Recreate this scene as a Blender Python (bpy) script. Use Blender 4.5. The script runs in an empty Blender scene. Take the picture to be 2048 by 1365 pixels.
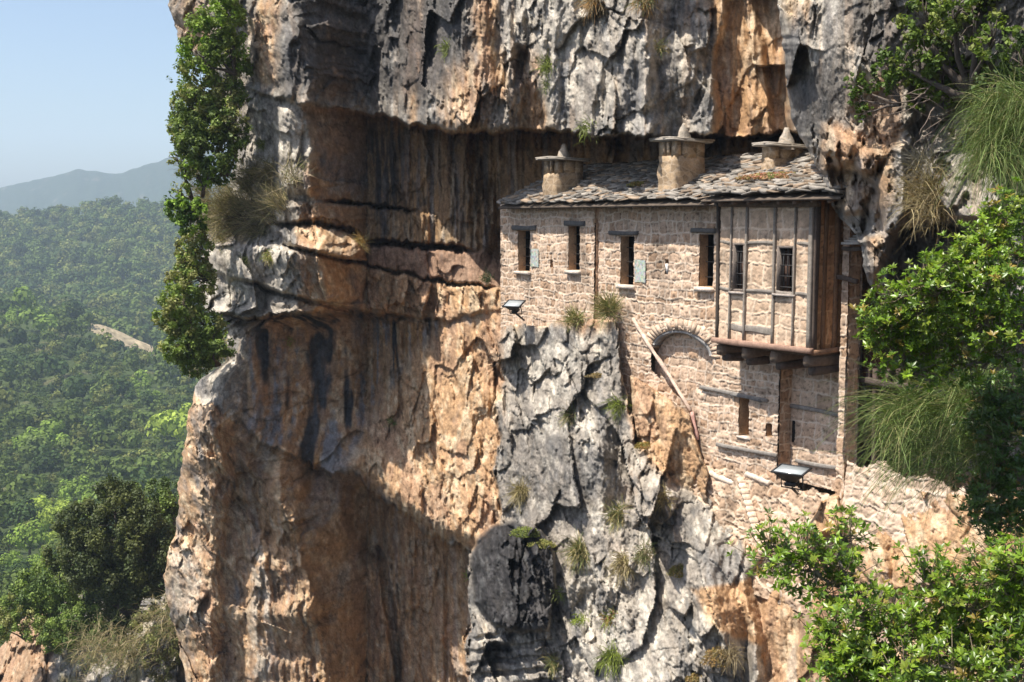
import bpy, math, random
import numpy as np
from mathutils import Vector, Matrix

# ------------------------------------------------------------------ camera, sky, sun, exposure
SC = bpy.context.scene
F_PX, CX, CY, HORIZON = 2275.6, 1024.0, 682.5, 440.0
PITCH = math.atan((CY - HORIZON) / F_PX)
cam_data = bpy.data.cameras.new("camera")
cam_data.sensor_width = 36.0
cam_data.lens = 40.0
cam_data.clip_start = 0.1
cam_data.clip_end = 30000.0
cam = bpy.data.objects.new("camera", cam_data)
SC.collection.objects.link(cam)
cam.rotation_euler = (math.radians(90) - PITCH, 0, 0)
SC.camera = cam

SUN_ELEV = math.radians(62.0)
SUN_H = np.array([-0.915, -0.403])                 # horizontal direction towards the sun
SUN_H = SUN_H / np.linalg.norm(SUN_H)
world = bpy.data.worlds.new("World")
SC.world = world
world.use_nodes = True
wn = world.node_tree.nodes
sky = wn.new("ShaderNodeTexSky")
sky.sky_type = 'NISHITA'
sky.sun_disc = False
sky.sun_elevation = SUN_ELEV
sky.sun_rotation = math.atan2(SUN_H[0], SUN_H[1])
sky.air_density = 1.0
sky.dust_density = 4.0
sky.ozone_density = 2.0
sky.altitude = 700
world.node_tree.links.new(sky.outputs[0], wn["Background"].inputs[0])
wn["Background"].inputs[1].default_value = 0.115

sun_data = bpy.data.lights.new("sun", 'SUN')
sun_data.energy = 5.0
sun_data.angle = math.radians(0.5)
sun_data.color = (1.0, 0.95, 0.86)
sun = bpy.data.objects.new("sun", sun_data)
SC.collection.objects.link(sun)
sd = Vector((SUN_H[0] * math.cos(SUN_ELEV), SUN_H[1] * math.cos(SUN_ELEV), math.sin(SUN_ELEV)))
sun.rotation_euler = sd.to_track_quat('Z', 'Y').to_euler()
sun.location = sd * 80

SC.view_settings.view_transform = 'Standard'
SC.view_settings.look = 'None'
SC.view_settings.exposure = 0.72
SC.view_settings.gamma = 1.0
SC.cycles.max_bounces = 8
SC.cycles.diffuse_bounces = 4
SC.cycles.transparent_max_bounces = 8
SC.cycles.volume_bounces = 1
SC.cycles.use_denoising = True

rng = np.random.default_rng(7)
random.seed(7)

# ------------------------------------------------------------------ geometry of the view
def ray(px, py):
    """World direction (scaled to Y = 1) of a photograph pixel."""
    px = np.asarray(px, float); py = np.asarray(py, float)
    xc = (px - CX) / F_PX; yc = -(py - CY) / F_PX
    cp, sp = math.cos(PITCH), math.sin(PITCH)
    y = cp + yc * sp
    z = -sp + yc * cp
    return xc / y, np.ones_like(y), z / y

def at(px, py, Y):
    x, _, z = ray(px, py)
    return np.stack(np.broadcast_arrays(x * Y, np.asarray(Y, float) + 0 * x, z * Y), -1)

# ------------------------------------------------------------------ noise
_G = np.array([(1,1,0),(-1,1,0),(1,-1,0),(-1,-1,0),(1,0,1),(-1,0,1),(1,0,-1),(-1,0,-1),
               (0,1,1),(0,-1,1),(0,1,-1),(0,-1,-1),(1,1,1),(-1,-1,1),(-1,1,-1),(1,-1,-1)], np.float32)

def _hash(*c, seed=0):
    h = np.uint32(seed * 2654435 + 374761393)
    for k, i in enumerate(c):
        h = (h ^ (i.astype(np.int64) & 0xffffffff).astype(np.uint32)) * np.uint32(0x9E3779B1)
        h ^= h >> np.uint32(15)
        h *= np.uint32(0x85EBCA6B)
        h ^= h >> np.uint32(13)
    return h

def _h01(*c, seed=0):
    return _hash(*c, seed=seed).astype(np.float32) / np.float32(4294967295.0)

def perlin(x, y, z, seed=0):
    x, y, z = np.broadcast_arrays(x, y, z)
    ix, iy, iz = np.floor(x), np.floor(y), np.floor(z)
    fx, fy, fz = (x - ix).astype(np.float32), (y - iy).astype(np.float32), (z - iz).astype(np.float32)
    ix, iy, iz = ix.astype(np.int64), iy.astype(np.int64), iz.astype(np.int64)
    q = lambda t: t * t * t * (t * (t * 6 - 15) + 10)
    u, v, w = q(fx), q(fy), q(fz)
    out = 0
    for dx in (0, 1):
        wx = u if dx else 1 - u
        for dy in (0, 1):
            wy = v if dy else 1 - v
            for dz in (0, 1):
                wz = w if dz else 1 - w
                g = _G[_hash(ix + dx, iy + dy, iz + dz, seed=seed) & np.uint32(15)]
                out = out + wx * wy * wz * (g[..., 0] * (fx - dx) + g[..., 1] * (fy - dy) + g[..., 2] * (fz - dz))
    return out

def fbm(x, y, z, octaves=4, seed=0, gain=0.5, ridge=False):
    s, a, f, t = 0, 1.0, 1.0, 0.0
    for o in range(octaves):
        n = perlin(x * f, y * f, z * f, seed + o * 17)
        if ridge: n = 1 - 2 * np.abs(n) - .45
        s = s + a * n; t += a; a *= gain; f *= 2.03
    return s / t * 1.6

def voronoi(a, b, seed=0, jitter=0.9):
    """2-D cells: F1, F2, offset to the cell centre and the cell's own random numbers."""
    ia, ib = np.floor(a).astype(np.int64), np.floor(b).astype(np.int64)
    f1 = np.full(a.shape, 9.0, np.float32); f2 = f1.copy()
    da = np.zeros(a.shape, np.float32); db = da.copy()
    ca = np.zeros(a.shape, np.int64); cb = ca.copy()
    for i in (-1, 0, 1):
        for j in (-1, 0, 1):
            pa, pb = ia + i, ib + j
            xa = (a - pa - .5 - (_h01(pa, pb, seed=seed) - .5) * jitter).astype(np.float32)
            xb = (b - pb - .5 - (_h01(pa, pb, seed=seed + 1) - .5) * jitter).astype(np.float32)
            d = np.sqrt(xa * xa + xb * xb)
            near = d < f1
            f2 = np.where(near, f1, np.minimum(f2, d)); f1 = np.where(near, d, f1)
            da = np.where(near, xa, da); db = np.where(near, xb, db)
            ca = np.where(near, pa, ca); cb = np.where(near, pb, cb)
    return f1, f2, da, db, ca, cb

def smooth(e0, e1, x):
    t = np.clip((x - e0) / (e1 - e0), 0, 1)
    return t * t * (3 - 2 * t)

def poly_sdf(X, Y, poly):
    """Signed distance in pixels to an outline, negative inside."""
    d2 = np.full(X.shape, 1e12); inside = np.zeros(X.shape, bool)
    n = len(poly)
    for i in range(n):
        (x0, y0), (x1, y1) = poly[i], poly[(i + 1) % n]
        ex, ey = x1 - x0, y1 - y0
        t = np.clip(((X - x0) * ex + (Y - y0) * ey) / (ex * ex + ey * ey + 1e-9), 0, 1)
        d2 = np.minimum(d2, (X - x0 - t * ex) ** 2 + (Y - y0 - t * ey) ** 2)
        c = ((y0 <= Y) & (Y < y1)) | ((y1 <= Y) & (Y < y0))
        if abs(ey) > 1e-9:
            inside ^= c & (X < x0 + (Y - y0) / ey * ex)
    d = np.sqrt(d2)
    return np.where(inside, -d, d)

# ------------------------------------------------------------------ objects
def link(o, parent=None):
    SC.collection.objects.link(o)
    if parent is not None: o.parent = parent
    return o

def tag(o, label=None, cat=None, group=None, kind=None):
    if label: o["label"] = label
    if cat: o["category"] = cat
    if group: o["group"] = group
    if kind: o["kind"] = kind
    return o

def np_mesh(name, v, f, mat=None, parent=None, col=None, smooth_shade=False, fmat=None, mats=None):
    """One mesh object from arrays: v (n,3), f (m,k) or a list of such arrays; col is a per-vertex colour."""
    fs = f if isinstance(f, list) else [f]
    fs = [np.asarray(a, np.int32) for a in fs if len(a)]
    me = bpy.data.meshes.new(name)
    v = np.asarray(v, np.float32)
    loops = np.concatenate([a.ravel() for a in fs])
    sizes = np.concatenate([np.full(len(a), a.shape[1], np.int32) for a in fs])
    me.vertices.add(len(v)); me.vertices.foreach_set("co", v.ravel())
    me.loops.add(len(loops)); me.loops.foreach_set("vertex_index", loops)
    me.polygons.add(len(sizes))
    me.polygons.foreach_set("loop_start", np.concatenate([[0], np.cumsum(sizes)[:-1]]).astype(np.int32))
    if smooth_shade: me.polygons.foreach_set("use_smooth", np.ones(len(sizes), bool))
    if col is not None:
        at_ = me.attributes.new("tint", 'FLOAT_COLOR', 'POINT')
        c = np.ones((len(v), 4), np.float32); c[:, :3] = col
        at_.data.foreach_set("color", c.ravel())
    for m in (mats or ([mat] if mat else [])): me.materials.append(m)
    if fmat is not None: me.polygons.foreach_set("material_index", np.asarray(fmat, np.int32))
    me.update(calc_edges=True); me.validate()
    return link(bpy.data.objects.new(name, me), parent)

def empty(name, loc, label, cat, group=None):
    o = bpy.data.objects.new(name, None)
    o.empty_display_size = .2
    o.location = loc
    link(o)
    return tag(o, label, cat, group)

def grid_faces(nr, nc):
    i = np.arange(nr * nc).reshape(nr, nc)
    return np.stack([i[:-1, :-1], i[1:, :-1], i[1:, 1:], i[:-1, 1:]], -1).reshape(-1, 4)

class Geo:
    """Collects shapes for ONE mesh."""
    def __init__(s): s.v, s.f, s.c, s.n = [], [], [], 0
    def add(s, v, faces, col=None):
        v = np.asarray(v, float)
        for f in faces: s.f.append([i + s.n for i in f])
        s.v.append(v); s.n += len(v)
        s.c.append(np.tile(np.asarray(col if col is not None else (1, 1, 1), float), (len(v), 1)))
    def build(s, name, mat, parent=None, smooth_shade=False):
        v = np.concatenate(s.v); c = np.concatenate(s.c)
        if parent is not None and parent.type == 'EMPTY':
            v = v - np.array(parent.location)
        elif parent is not None and parent.parent is not None and parent.parent.type == 'EMPTY':
            v = v - np.array(parent.parent.location)
        by = {}
        for f in s.f: by.setdefault(len(f), []).append(f)
        return np_mesh(name, v, [np.array(a) for a in by.values()], mat, parent, c, smooth_shade)

BOXF = [(0,3,2,1),(4,5,6,7),(0,1,5,4),(1,2,6,5),(2,3,7,6),(3,0,4,7)]

def tube(g, pts, radii, sides=7, col=None, cap=True):
    pts = [np.asarray(p, float) for p in pts]
    if np.isscalar(radii): radii = [radii] * len(pts)
    vs, fs = [], []
    up = np.array([0.13, 0.21, 0.97])
    for i, p in enumerate(pts):
        d = pts[min(i + 1, len(pts) - 1)] - pts[max(i - 1, 0)]
        d = d / (np.linalg.norm(d) + 1e-9)
        a = np.cross(d, up)
        if np.linalg.norm(a) < .05: a = np.cross(d, np.array([1., 0, 0]))
        a /= np.linalg.norm(a); b = np.cross(d, a)
        for k in range(sides):
            t = 2 * math.pi * k / sides
            vs.append(p + radii[i] * (math.cos(t) * a + math.sin(t) * b))
    for i in range(len(pts) - 1):
        for k in range(sides):
            k2 = (k + 1) % sides
            fs.append((i * sides + k, i * sides + k2, (i + 1) * sides + k2, (i + 1) * sides + k))
    if cap:
        fs.append(tuple(range(sides))[::-1]); fs.append(tuple(range((len(pts) - 1) * sides, len(pts) * sides)))
    g.add(vs, fs, col)

# ------------------------------------------------------------------ materials
def new_mat(name):
    m = bpy.data.materials.new(name); m.use_nodes = True
    nt = m.node_tree
    return m, nt, nt.nodes["Principled BSDF"]

def N(nt, kind, **kw):
    n = nt.nodes.new(kind)
    for k, v in kw.items():
        if k in n.inputs: n.inputs[k].default_value = v
        else: setattr(n, k, v)
    return n

def surface_mat(name, base=None, rough=0.9, scale=6.0, var=0.35, bump=0.3, bump_scale=30.0, spec=0.25,
                hue=0.0, use_tint=True, dist=0.02, fine=.6):
    """Matte surface: base colour (or the mesh's own tint) varied by noise at two sizes, with a bump."""
    m, nt, p = new_mat(name)
    geo = N(nt, "ShaderNodeNewGeometry")
    n1 = N(nt, "ShaderNodeTexNoise", Scale=scale, Detail=8.0, Roughness=0.65)
    n2 = N(nt, "ShaderNodeTexNoise", Scale=bump_scale, Detail=6.0, Roughness=0.7)
    L = nt.links.new
    L(geo.outputs["Position"], n1.inputs["Vector"]); L(geo.outputs["Position"], n2.inputs["Vector"])
    r = N(nt, "ShaderNodeMapRange"); r.inputs[1].default_value = .25; r.inputs[2].default_value = .75
    r.inputs[3].default_value = 1 - var; r.inputs[4].default_value = 1 + var
    L(n1.outputs[0], r.inputs[0])
    r2 = N(nt, "ShaderNodeMapRange"); r2.inputs[1].default_value = .3; r2.inputs[2].default_value = .7
    r2.inputs[3].default_value = 1 - var * fine; r2.inputs[4].default_value = 1 + var * fine
    L(n2.outputs[0], r2.inputs[0])
    mul = N(nt, "ShaderNodeMath", operation='MULTIPLY'); L(r.outputs[0], mul.inputs[0]); L(r2.outputs[0], mul.inputs[1])
    v = N(nt, "ShaderNodeVectorMath", operation='SCALE')
    if use_tint:
        a = N(nt, "ShaderNodeAttribute", attribute_name="tint"); src = a.outputs["Color"]
        if base is not None:
            mm = N(nt, "ShaderNodeVectorMath", operation='MULTIPLY'); mm.inputs[1].default_value = base
            L(src, mm.inputs[0]); src = mm.outputs[0]
        L(src, v.inputs[0])
    else:
        v.inputs[0].default_value = base
    L(mul.outputs[0], v.inputs["Scale"])
    L(v.outputs[0], p.inputs["Base Color"])
    p.inputs["Roughness"].default_value = rough
    p.inputs["Specular IOR Level"].default_value = spec
    if bump:
        b = N(nt, "ShaderNodeBump", Strength=bump, Distance=dist)
        L(n2.outputs[0], b.inputs["Height"]); L(b.outputs[0], p.inputs["Normal"])
    return m

def leaf_mat(name, base, spec=0.3, rough=0.5, trans=0.35, var=0.3):
    m, nt, p = new_mat(name)
    L = nt.links.new
    a = N(nt, "ShaderNodeAttribute", attribute_name="tint")
    mm = N(nt, "ShaderNodeVectorMath", operation='MULTIPLY'); mm.inputs[1].default_value = base
    L(a.outputs["Color"], mm.inputs[0])
    geo = N(nt, "ShaderNodeNewGeometry")
    n1 = N(nt, "ShaderNodeTexNoise", Scale=2.5, Detail=5.0)
    L(geo.outputs["Position"], n1.inputs["Vector"])
    r = N(nt, "ShaderNodeMapRange"); r.inputs[1].default_value = .3; r.inputs[2].default_value = .7
    r.inputs[3].default_value = 1 - var; r.inputs[4].default_value = 1 + var
    L(n1.outputs[0], r.inputs[0])
    v = N(nt, "ShaderNodeVectorMath", operation='SCALE'); L(mm.outputs[0], v.inputs[0]); L(r.outputs[0], v.inputs["Scale"])
    L(v.outputs[0], p.inputs["Base Color"])
    p.inputs["Roughness"].default_value = rough
    p.inputs["Specular IOR Level"].default_value = spec
    t = N(nt, "ShaderNodeBsdfTranslucent")
    t2 = N(nt, "ShaderNodeVectorMath", operation='MULTIPLY'); t2.inputs[1].default_value = (1.15, 1.25, .6)
    L(v.outputs[0], t2.inputs[0]); L(t2.outputs[0], t.inputs[0])
    mix = N(nt, "ShaderNodeMixShader"); mix.inputs[0].default_value = trans
    L(p.outputs[0], mix.inputs[1]); L(t.outputs[0], mix.inputs[2])
    L(mix.outputs[0], nt.nodes["Material Output"].inputs[0])
    return m
# ------------------------------------------------------------------ the wall line of the house and of the cliff behind it
XV = -400.0                                       # where the level lines of the house wall meet
_a = math.atan((CX - XV) / F_PX * math.cos(PITCH))
U_DIR = np.array([math.sin(_a), -math.cos(_a), 0.0])      # along the wall, coming nearer
N_DIR = np.array([-math.cos(_a), -math.sin(_a), 0.0])     # out of the wall
W_ORG = at(1000, HORIZON, 37.4); W_ORG[2] = 0

def y_wall(px, d=0.0):
    """Depth at which a pixel column meets the house wall plane pushed out by d."""
    x = ray(px, HORIZON)[0]
    return (np.dot(W_ORG, N_DIR) + d) / (x * N_DIR[0] + N_DIR[1])

def uz(px, py, d=0.0):
    p = at(px, py, y_wall(px, d)) - W_ORG
    return float(np.dot(p, U_DIR)), float(p[2])

def W(u, z, d=0.0):
    u = np.asarray(u, float)
    return W_ORG + u[..., None] * U_DIR + np.asarray(d, float)[..., None] * N_DIR + np.asarray(z, float)[..., None] * np.array([0, 0, 1.0])

def ip(x, *pts):
    xs, ys = zip(*pts)
    return np.interp(x, xs, ys)

GREY, PALE, DARK = np.array((.275,.24,.20)), np.array((.44,.395,.33)), np.array((.055,.055,.058))
ORANGE, TAN, RED, UMBER = np.array((.41,.255,.14)), np.array((.50,.37,.24)), np.array((.24,.15,.105)), np.array((.25,.16,.085))
BLUE = np.array((.20,.215,.24))

def put(col, mask, c):
    return col * (1 - mask[..., None]) + c * mask[..., None]

def rock_relief(A, Z, X, Y, rough, flute, seed=0):
    """Metres of relief: broken facets, ledges, pits; flute replaces facets by vertical runnels."""
    w1 = fbm(X * .9, Y * .9, Z * .9, 2, seed + 3)
    w2 = fbm(X * .9 + 40, Y * .9, Z * .9, 2, seed + 4)
    patch = smooth(-.35, .3, fbm(X * .35, Y * .35, Z * .35, 2, seed + 5))
    patch2 = smooth(-.3, .3, fbm(X * .2 + 7, Y * .2, Z * .14, 2, seed + 6))
    big = fbm(X * .22, Y * .22, Z * .17, 3, seed + 9)
    out = big * .85 * (1 - .5 * flute)
    for sc, amp, sd, ang in ((2.3, .55, 11, .35), (.95, .52, 21, -.25), (.42, .50, 31, .5), (.19, .42, 41, -.1)):
        ca_, sa_ = math.cos(ang), math.sin(ang)
        a = ((A * ca_ + Z * sa_) + .16 * w1 * min(1, sc * 1.5)) / sc
        b = ((Z * ca_ - A * sa_) + .16 * w2 * min(1, sc * 1.5)) / (sc * 1.5)
        f1, f2, da, db, ca, cb = voronoi(a, b, seed + sd, 1.0)
        t1 = _h01(ca, cb, seed=seed + sd + 5) - .5; t2 = _h01(ca, cb, seed=seed + sd + 6) - .65
        t0 = _h01(ca, cb, seed=seed + sd + 7) - .5
        facet = (t1 * da * 2.0 + t2 * db * 2.2 + t0 * .5) * sc * amp
        out = out + facet * rough * (1 - .5 * flute) * (.15 + 1.1 * patch if sc < 1 else .55 + .6 * patch2)
    fl = fbm(A * 1.1, Z * .13, Y * 0 + 3, 4, seed + 50)
    fl2 = fbm(A * 3.1, Z * .5, Y * 0 + 8, 4, seed + 51)
    out = out + flute * (fl * .6 + fl2 * .22 + .10 * fbm(X * 4, Y * 4, Z * 2.4, 4, seed + 52, .65))
    med = fbm(X * 1.6, Y * 1.6, Z * 1.3, 5, seed + 60, .68)
    rid = fbm(X * 2.6, Y * 2.6, Z * 2.2, 4, seed + 61, .6, ridge=True)
    out = out + rough * (med * .24 + rid * .07) * (1 - .3 * flute)
    return out

rock_mat = surface_mat("limestone", scale=2.5, var=.30, bump=.6, bump_scale=14.0, spec=.15, dist=.06, fine=1.15)

def rock_colour(A, Z, X, Y, masks, seed=0):
    n1 = fbm(X * .5, Y * .5, Z * .35, 4, seed + 70)
    n2 = fbm(X * 1.7, Y * 1.7, Z * 1.2, 4, seed + 71)
    n3 = fbm(A * 1.5, Y * 0 + 2, Z * .16, 4, seed + 72)
    n4 = fbm(X * 4, Y * 4, Z * 3, 3, seed + 73)
    warm = np.clip(.17 + .83 * masks['warm'] + .34 * n1 + .30 * n2 * (.5 + masks['warm']), 0, 1)
    col = np.ones(X.shape + (3,)) * GREY
    col = put(col, smooth(.05, .45, n2 + .3 * n4), PALE)
    col = put(col, smooth(.12, .5, -n1 - .4 * n2) * .6, np.array((.17,.165,.16)))
    wcol = put(np.ones(X.shape + (3,)) * ORANGE, smooth(-.05, .45, n2 + .5 * n4), TAN)
    wcol = put(wcol, smooth(.05, .5, n1 - .4 * n2) * .45, RED * 1.35)
    col = put(col, smooth(.25, .75, warm), wcol)
    um = np.ones(X.shape + (3,)) * UMBER
    um = put(um, smooth(-.1, .35, n3 + .4 * n2), np.array((.48,.31,.155)))
    um = put(um, smooth(.1, .45, n2 - n3), np.array((.12,.085,.055)))
    um = put(um, smooth(.15, .4, fbm(A * 2.2 + 30, Y * 0, Z * .3, 4, seed + 79)) * .7, np.array((.36,.30,.22)))
    col = put(col, masks['umber'], um)
    st = masks['streak']
    col = put(col, st * smooth(.05, .30, n3 + .2 * n2), DARK * 1.1)
    col = put(col, st * smooth(.12, .34, -n3 + .15 * n4) * .8, BLUE)
    col = put(col, st * smooth(.28, .42, fbm(A * 1.9 + 9, Y * 0 + 5, Z * .1, 3, seed + 75)) * .8, np.array((.40,.22,.09)))
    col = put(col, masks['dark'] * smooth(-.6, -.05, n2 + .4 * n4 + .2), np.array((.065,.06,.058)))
    if 'black' in masks: col = put(col, masks['black'] * .92, np.array((.028,.026,.026)) * (1 + 1.2 * np.clip(n2 + n4, 0, 1))[..., None])
    col = put(col, masks['red'], RED)
    # small dark lichen spots on the grey stone
    sp = smooth(.22, .42, fbm(X * 3.2, Y * 3.2, Z * 2.0, 4, seed + 77)) * (1 - smooth(.3, .7, warm)) * .55
    col = put(col, sp, np.array((.10,.098,.095)))
    # thin dirty cracks
    for sc, kx, dk, sd_ in ((2.2, 1.7, .42, 5), (.75, 1.5, .4, 6)):
        f1, f2 = voronoi((A + .35 * sc * n2) / sc, (Z + .35 * sc * n1) / (sc * kx), seed + 90 + sd_)[:2]
        ln = np.exp(-((f2 - f1) / (.030 if sc > 1 else .05)) ** 2) * smooth(-.1, .25, fbm(X * .45 + sd_, Y * .45, Z * .45, 3, seed + 95))
        col = col * (1 - dk * ln[..., None])
    if 'pale' in masks:
        col = put(col, masks['pale'] * smooth(-.45, .15, n2 + .3 * n4) * .8, PALE * 1.08)
    n5 = fbm(X * 9, Y * 9, Z * 8, 3, seed + 78)
    return col * (1 + .26 * n4[..., None]) * (1 + .30 * n5[..., None])

def with_side(V, col, depth, n, seed):
    """Carries a sheet of rock on round its left edge, going back with relief of its own."""
    k = (.12 * (depth / .12) ** (np.linspace(0, 1, n)))[::-1]
    L0 = V[:, :1, :]
    S = L0 + (L0 / L0[..., 1:2]) * k[None, :, None]
    x, y, z = S[..., 0], S[..., 1], S[..., 2]
    n1 = fbm(x * .35, y * .35, z * .3, 4, seed + 300, .6); n2 = fbm(x * 1.6, y * 1.6, z * 1.3, 4, seed + 301, .6)
    f1, f2, da, db, ca, cb = voronoi((y + .4 * n1) / 1.1, (z + .4 * n2) / 1.5, seed + 302)
    fac = (_h01(ca, cb, seed=seed + 303) - .3) * da + (_h01(ca, cb, seed=seed + 304) - .5) * db
    amp = np.minimum(1, k / 2.5)[None, :]
    S[..., 0] += .05 * k[None, :] + amp * np.clip(.55 + n1 * 1.1 + n2 * .22 + fac * .7, 0, None)
    z0 = 0 * x
    c = rock_colour(y, z, x, y, dict(warm=z0 + .38, umber=z0, streak=z0 + .3, dark=z0, red=z0), seed + 310)
    w = smooth(0, .8, k)[None, :, None]
    c = c * w + col[:, :1] * (1 - w)
    return np.concatenate([S, V], 1), np.concatenate([c, col], 1)

# ------------------------------------------------------------------ the main cliff, one sheet of rock wrapped round its left edge
def make_cliff():
    ys = np.concatenate([np.linspace(-900, -40, 90), np.arange(-38, 1390, 2.15), np.linspace(1395, 1900, 60)])
    s = np.concatenate([np.linspace(0, .06, 70)[:-1], np.linspace(.06, .90, 730)[:-1], np.linspace(.90, 1.0, 60)])
    sil = ((-900,330),(-100,345),(0,338),(40,345),(80,360),(120,395),(160,420),(200,440),(260,450),(330,470),(380,455),(420,430),
           (460,420),(490,412),(540,402),(600,403),(625,412),(640,440),(660,455),(720,455),(740,430),(760,400),(790,385),(830,375),
           (880,372),(930,362),(1000,358),(1060,352),(1100,338),(1150,328),(1200,330),(1250,348),(1300,362),(1365,372),(1500,380),(1900,380))
    xl = ip(ys, *sil)
    jag = 9 * fbm(ys * .018, ys * 0 + 3, ys * 0, 4, 5) + 2.5 * fbm(ys * .06, ys * 0 + 8, ys * 0, 3, 6)
    xl0 = xl + 0.0
    xl = xl + jag
    PX = xl[:, None] + s[None, :] * (2200 - xl[:, None]); PY = ys[:, None] + 0 * PX
    near_edge = np.clip(PX - xl0[:, None] + 6, 0, None)

    ya = PY + 14 * fbm(PX * .01, PY * .012, PY * 0, 3, 90)
    xa = ip(ya, (-900,600),(0,590),(200,622),(400,622),(470,650),(610,640),(660,500),(800,440),(900,480),(1010,560),(1100,600),(1240,640),(1365,660),(1900,680)) + 26 * fbm(PY * .011, PX * 0, PX * 0 + 2, 2, 91)
    Ya = ip(ya, (-900,43),(600,42.9),(660,44.2),(820,44.0),(1000,43.2),(1365,42.6),(1900,41.8))
    Ylft = Ya + (xa - PX) * ip(ya, (-900,.022),(600,.022),(680,.017),(850,.020),(1365,.021))
    tR = np.clip((PX - xa) / np.maximum(735 - xa, 30), 0, 1)
    Yrgt = Ya + (45.5 - Ya) * tR ** 1.2
    Y0 = np.where(PX <= xa, Ylft, np.where(PX < 735, Yrgt, y_wall(np.maximum(PX, 735)) - .9 * np.exp(-(PX - 735) / 60)))
    P = at(PX, PY, Y0)
    X, Z = P[..., 0], P[..., 2]; Yb = P[..., 1]
    A = .85 * X - .53 * Yb
    wx = 7 * fbm(A * .9, Z * .9, Z * 0, 4, 101); wy = 6 * fbm(A * .9, Z * .9, Z * 0 + 7, 4, 102)
    QX, QY = PX + wx, PY + wy

    def m(poly, soft=10, grow=0):
        return 1 - smooth(-soft, soft, poly_sdf(QX, QY, poly) - grow)

    y_lip = ip(QX, (300,150),(480,178),(560,197),(600,212),(640,216),(700,222),(760,236),(820,247),(880,258),(950,263),(1020,262),
               (1090,259),(1130,266),(1170,272),(1250,275),(1330,273),(1420,274),(1500,272),(1570,268),(1640,285),(2200,300))
    y_c1 = ip(QX, (300,398),(560,398),(650,405),(720,408),(800,420),(860,426),(1000,450))
    y_c2 = ip(QX, (300,446),(560,448),(640,446),(700,462),(740,483),(800,486),(900,492),(960,502),(1000,508))
    y_c3 = ip(QX, (300,470),(550,494),(600,500),(650,512),(700,520),(800,545),(900,565),(1000,576))
    y_c4 = ip(QX, (300,630),(420,630),(520,638),(600,627),(680,626),(760,635),(850,643),(900,640),(1000,618))
    y_dg = ip(QX, (300,760),(380,785),(470,845),(530,885),(620,938),(690,942),(760,992),(810,1032),(850,1064),(900,1088),(950,1102),(1000,1110))

    jg = lambda f, sd_: fbm(QX * f, QY * f * .25, QX * 0 + sd_, 4, 160 + sd_, .6)
    y_lip = y_lip + 9 * jg(.02, 1) + 5 * jg(.08, 2)
    y_c1 = y_c1 + 5 * jg(.03, 3) + 3 * jg(.1, 4); y_c2 = y_c2 + 5 * jg(.03, 5) + 4 * jg(.1, 6)
    y_c3 = y_c3 + 6 * jg(.03, 7) + 4 * jg(.1, 8); y_c4 = y_c4 + 8 * jg(.025, 9) + 5 * jg(.09, 10)
    y_dg = y_dg + 16 * jg(.022, 11) + 9 * jg(.07, 12)
    off_up = ip(QX, (340,0),(480,.2),(600,.9),(720,.9),(820,1.7),(900,3.3),(960,3.3),(1010,1.6),(1090,1.2),(1200,1.4),(1290,1.2),(1345,-1.2),(1430,-2.1),(1570,-2.6),(1700,-3),(2200,-4))
    off_up = off_up - np.clip(y_lip - PY, 0, 400) / 270 * ip(QX, (500,.2),(800,.5),(1000,.7),(1600,.7))
    off_cv = ip(QX, (340,-.2),(540,-.1),(600,0),(660,-.5),(720,-1.3),(780,-2.3),(860,-4.0),(950,-5.6),(1050,-7),(1200,-8),(1600,-8),(2200,-9))
    lean = np.clip((PY - y_lip) / (y_c2 - y_lip + 1), 0, 1)
    off_cv = off_cv + lean * ip(QX, (600,.1),(720,.6),(950,1.4),(1010,0))
    band = off_cv + ip(QX, (540,.5),(640,.3),(720,.45),(950,.3),(1010,0))
    off_top = ip(QX, (340,.3),(540,.5),(640,.9),(720,.6),(800,-1.8),(900,-3.2),(1000,-4.1))
    off_blk = ip(QX, (340,.4),(400,1.5),(500,2.6),(590,2.6),(640,1.5),(690,.5),(730,0),(760,-.5),(800,-1.6),(900,-2.9),(1000,-3.9),(1100,-4))
    tshelf = np.clip((PY - y_c2) / (y_c3 - y_c2 + 1), 0, 1)
    off_shelf = (band - .1) * (1 - tshelf) + off_blk * tshelf
    off_shelf = np.where(QX < 730, off_top + .6 * tshelf, off_shelf)
    off_D = ip(QX, (340,-.2),(440,-.1),(520,-.7),(600,-1.2),(680,-1.7),(760,-2.2),(850,-2.9),(950,-3.6),(1000,-4))
    tD = np.clip((PY - y_c4) / (y_dg - y_c4 + 1), 0, 1)
    off_D = off_D + ip(QX, (400,.1),(600,.35),(700,.8),(760,1.3),(850,1.6),(950,1.7),(1000,1.6)) * tD
    off_F = ip(QX, (340,.2),(420,0),(480,-.6),(560,-1.3),(700,-2.9),(800,-4.4),(900,-5.8),(1000,-7)) - .25 * np.clip((PY - y_dg) / 300, 0, 1)

    off = off_up
    st = lambda line, soft: smooth(-soft, soft, QY - line)
    def to(cur, line, nxt, soft):
        k = st(line, soft); return cur * (1 - k) + nxt * k
    off = to(off, y_lip, off_cv, 4)
    off = to(off, y_c1, band, 3)
    off = to(off, y_c2, off_shelf, 3)
    off = to(off, y_c3, off_blk, 5)
    off = to(off, y_c4, off_D, 5)
    off = to(off, y_dg, off_F, 4)
    base_rows = (QY > y_lip)
    # dark open cracks between the beds
    ck = np.exp(-((QY - y_c1) / (3.2 + 2.5 * jg(.05, 13))) ** 2) * ip(QX, (640,0),(690,1),(800,1),(840,0)) + np.exp(-((QY - y_c2 - 3) / (5 + 4 * jg(.04, 14))) ** 2) * ip(QX, (540,.2),(640,.8),(740,1.3),(900,1.3),(960,0))
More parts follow.
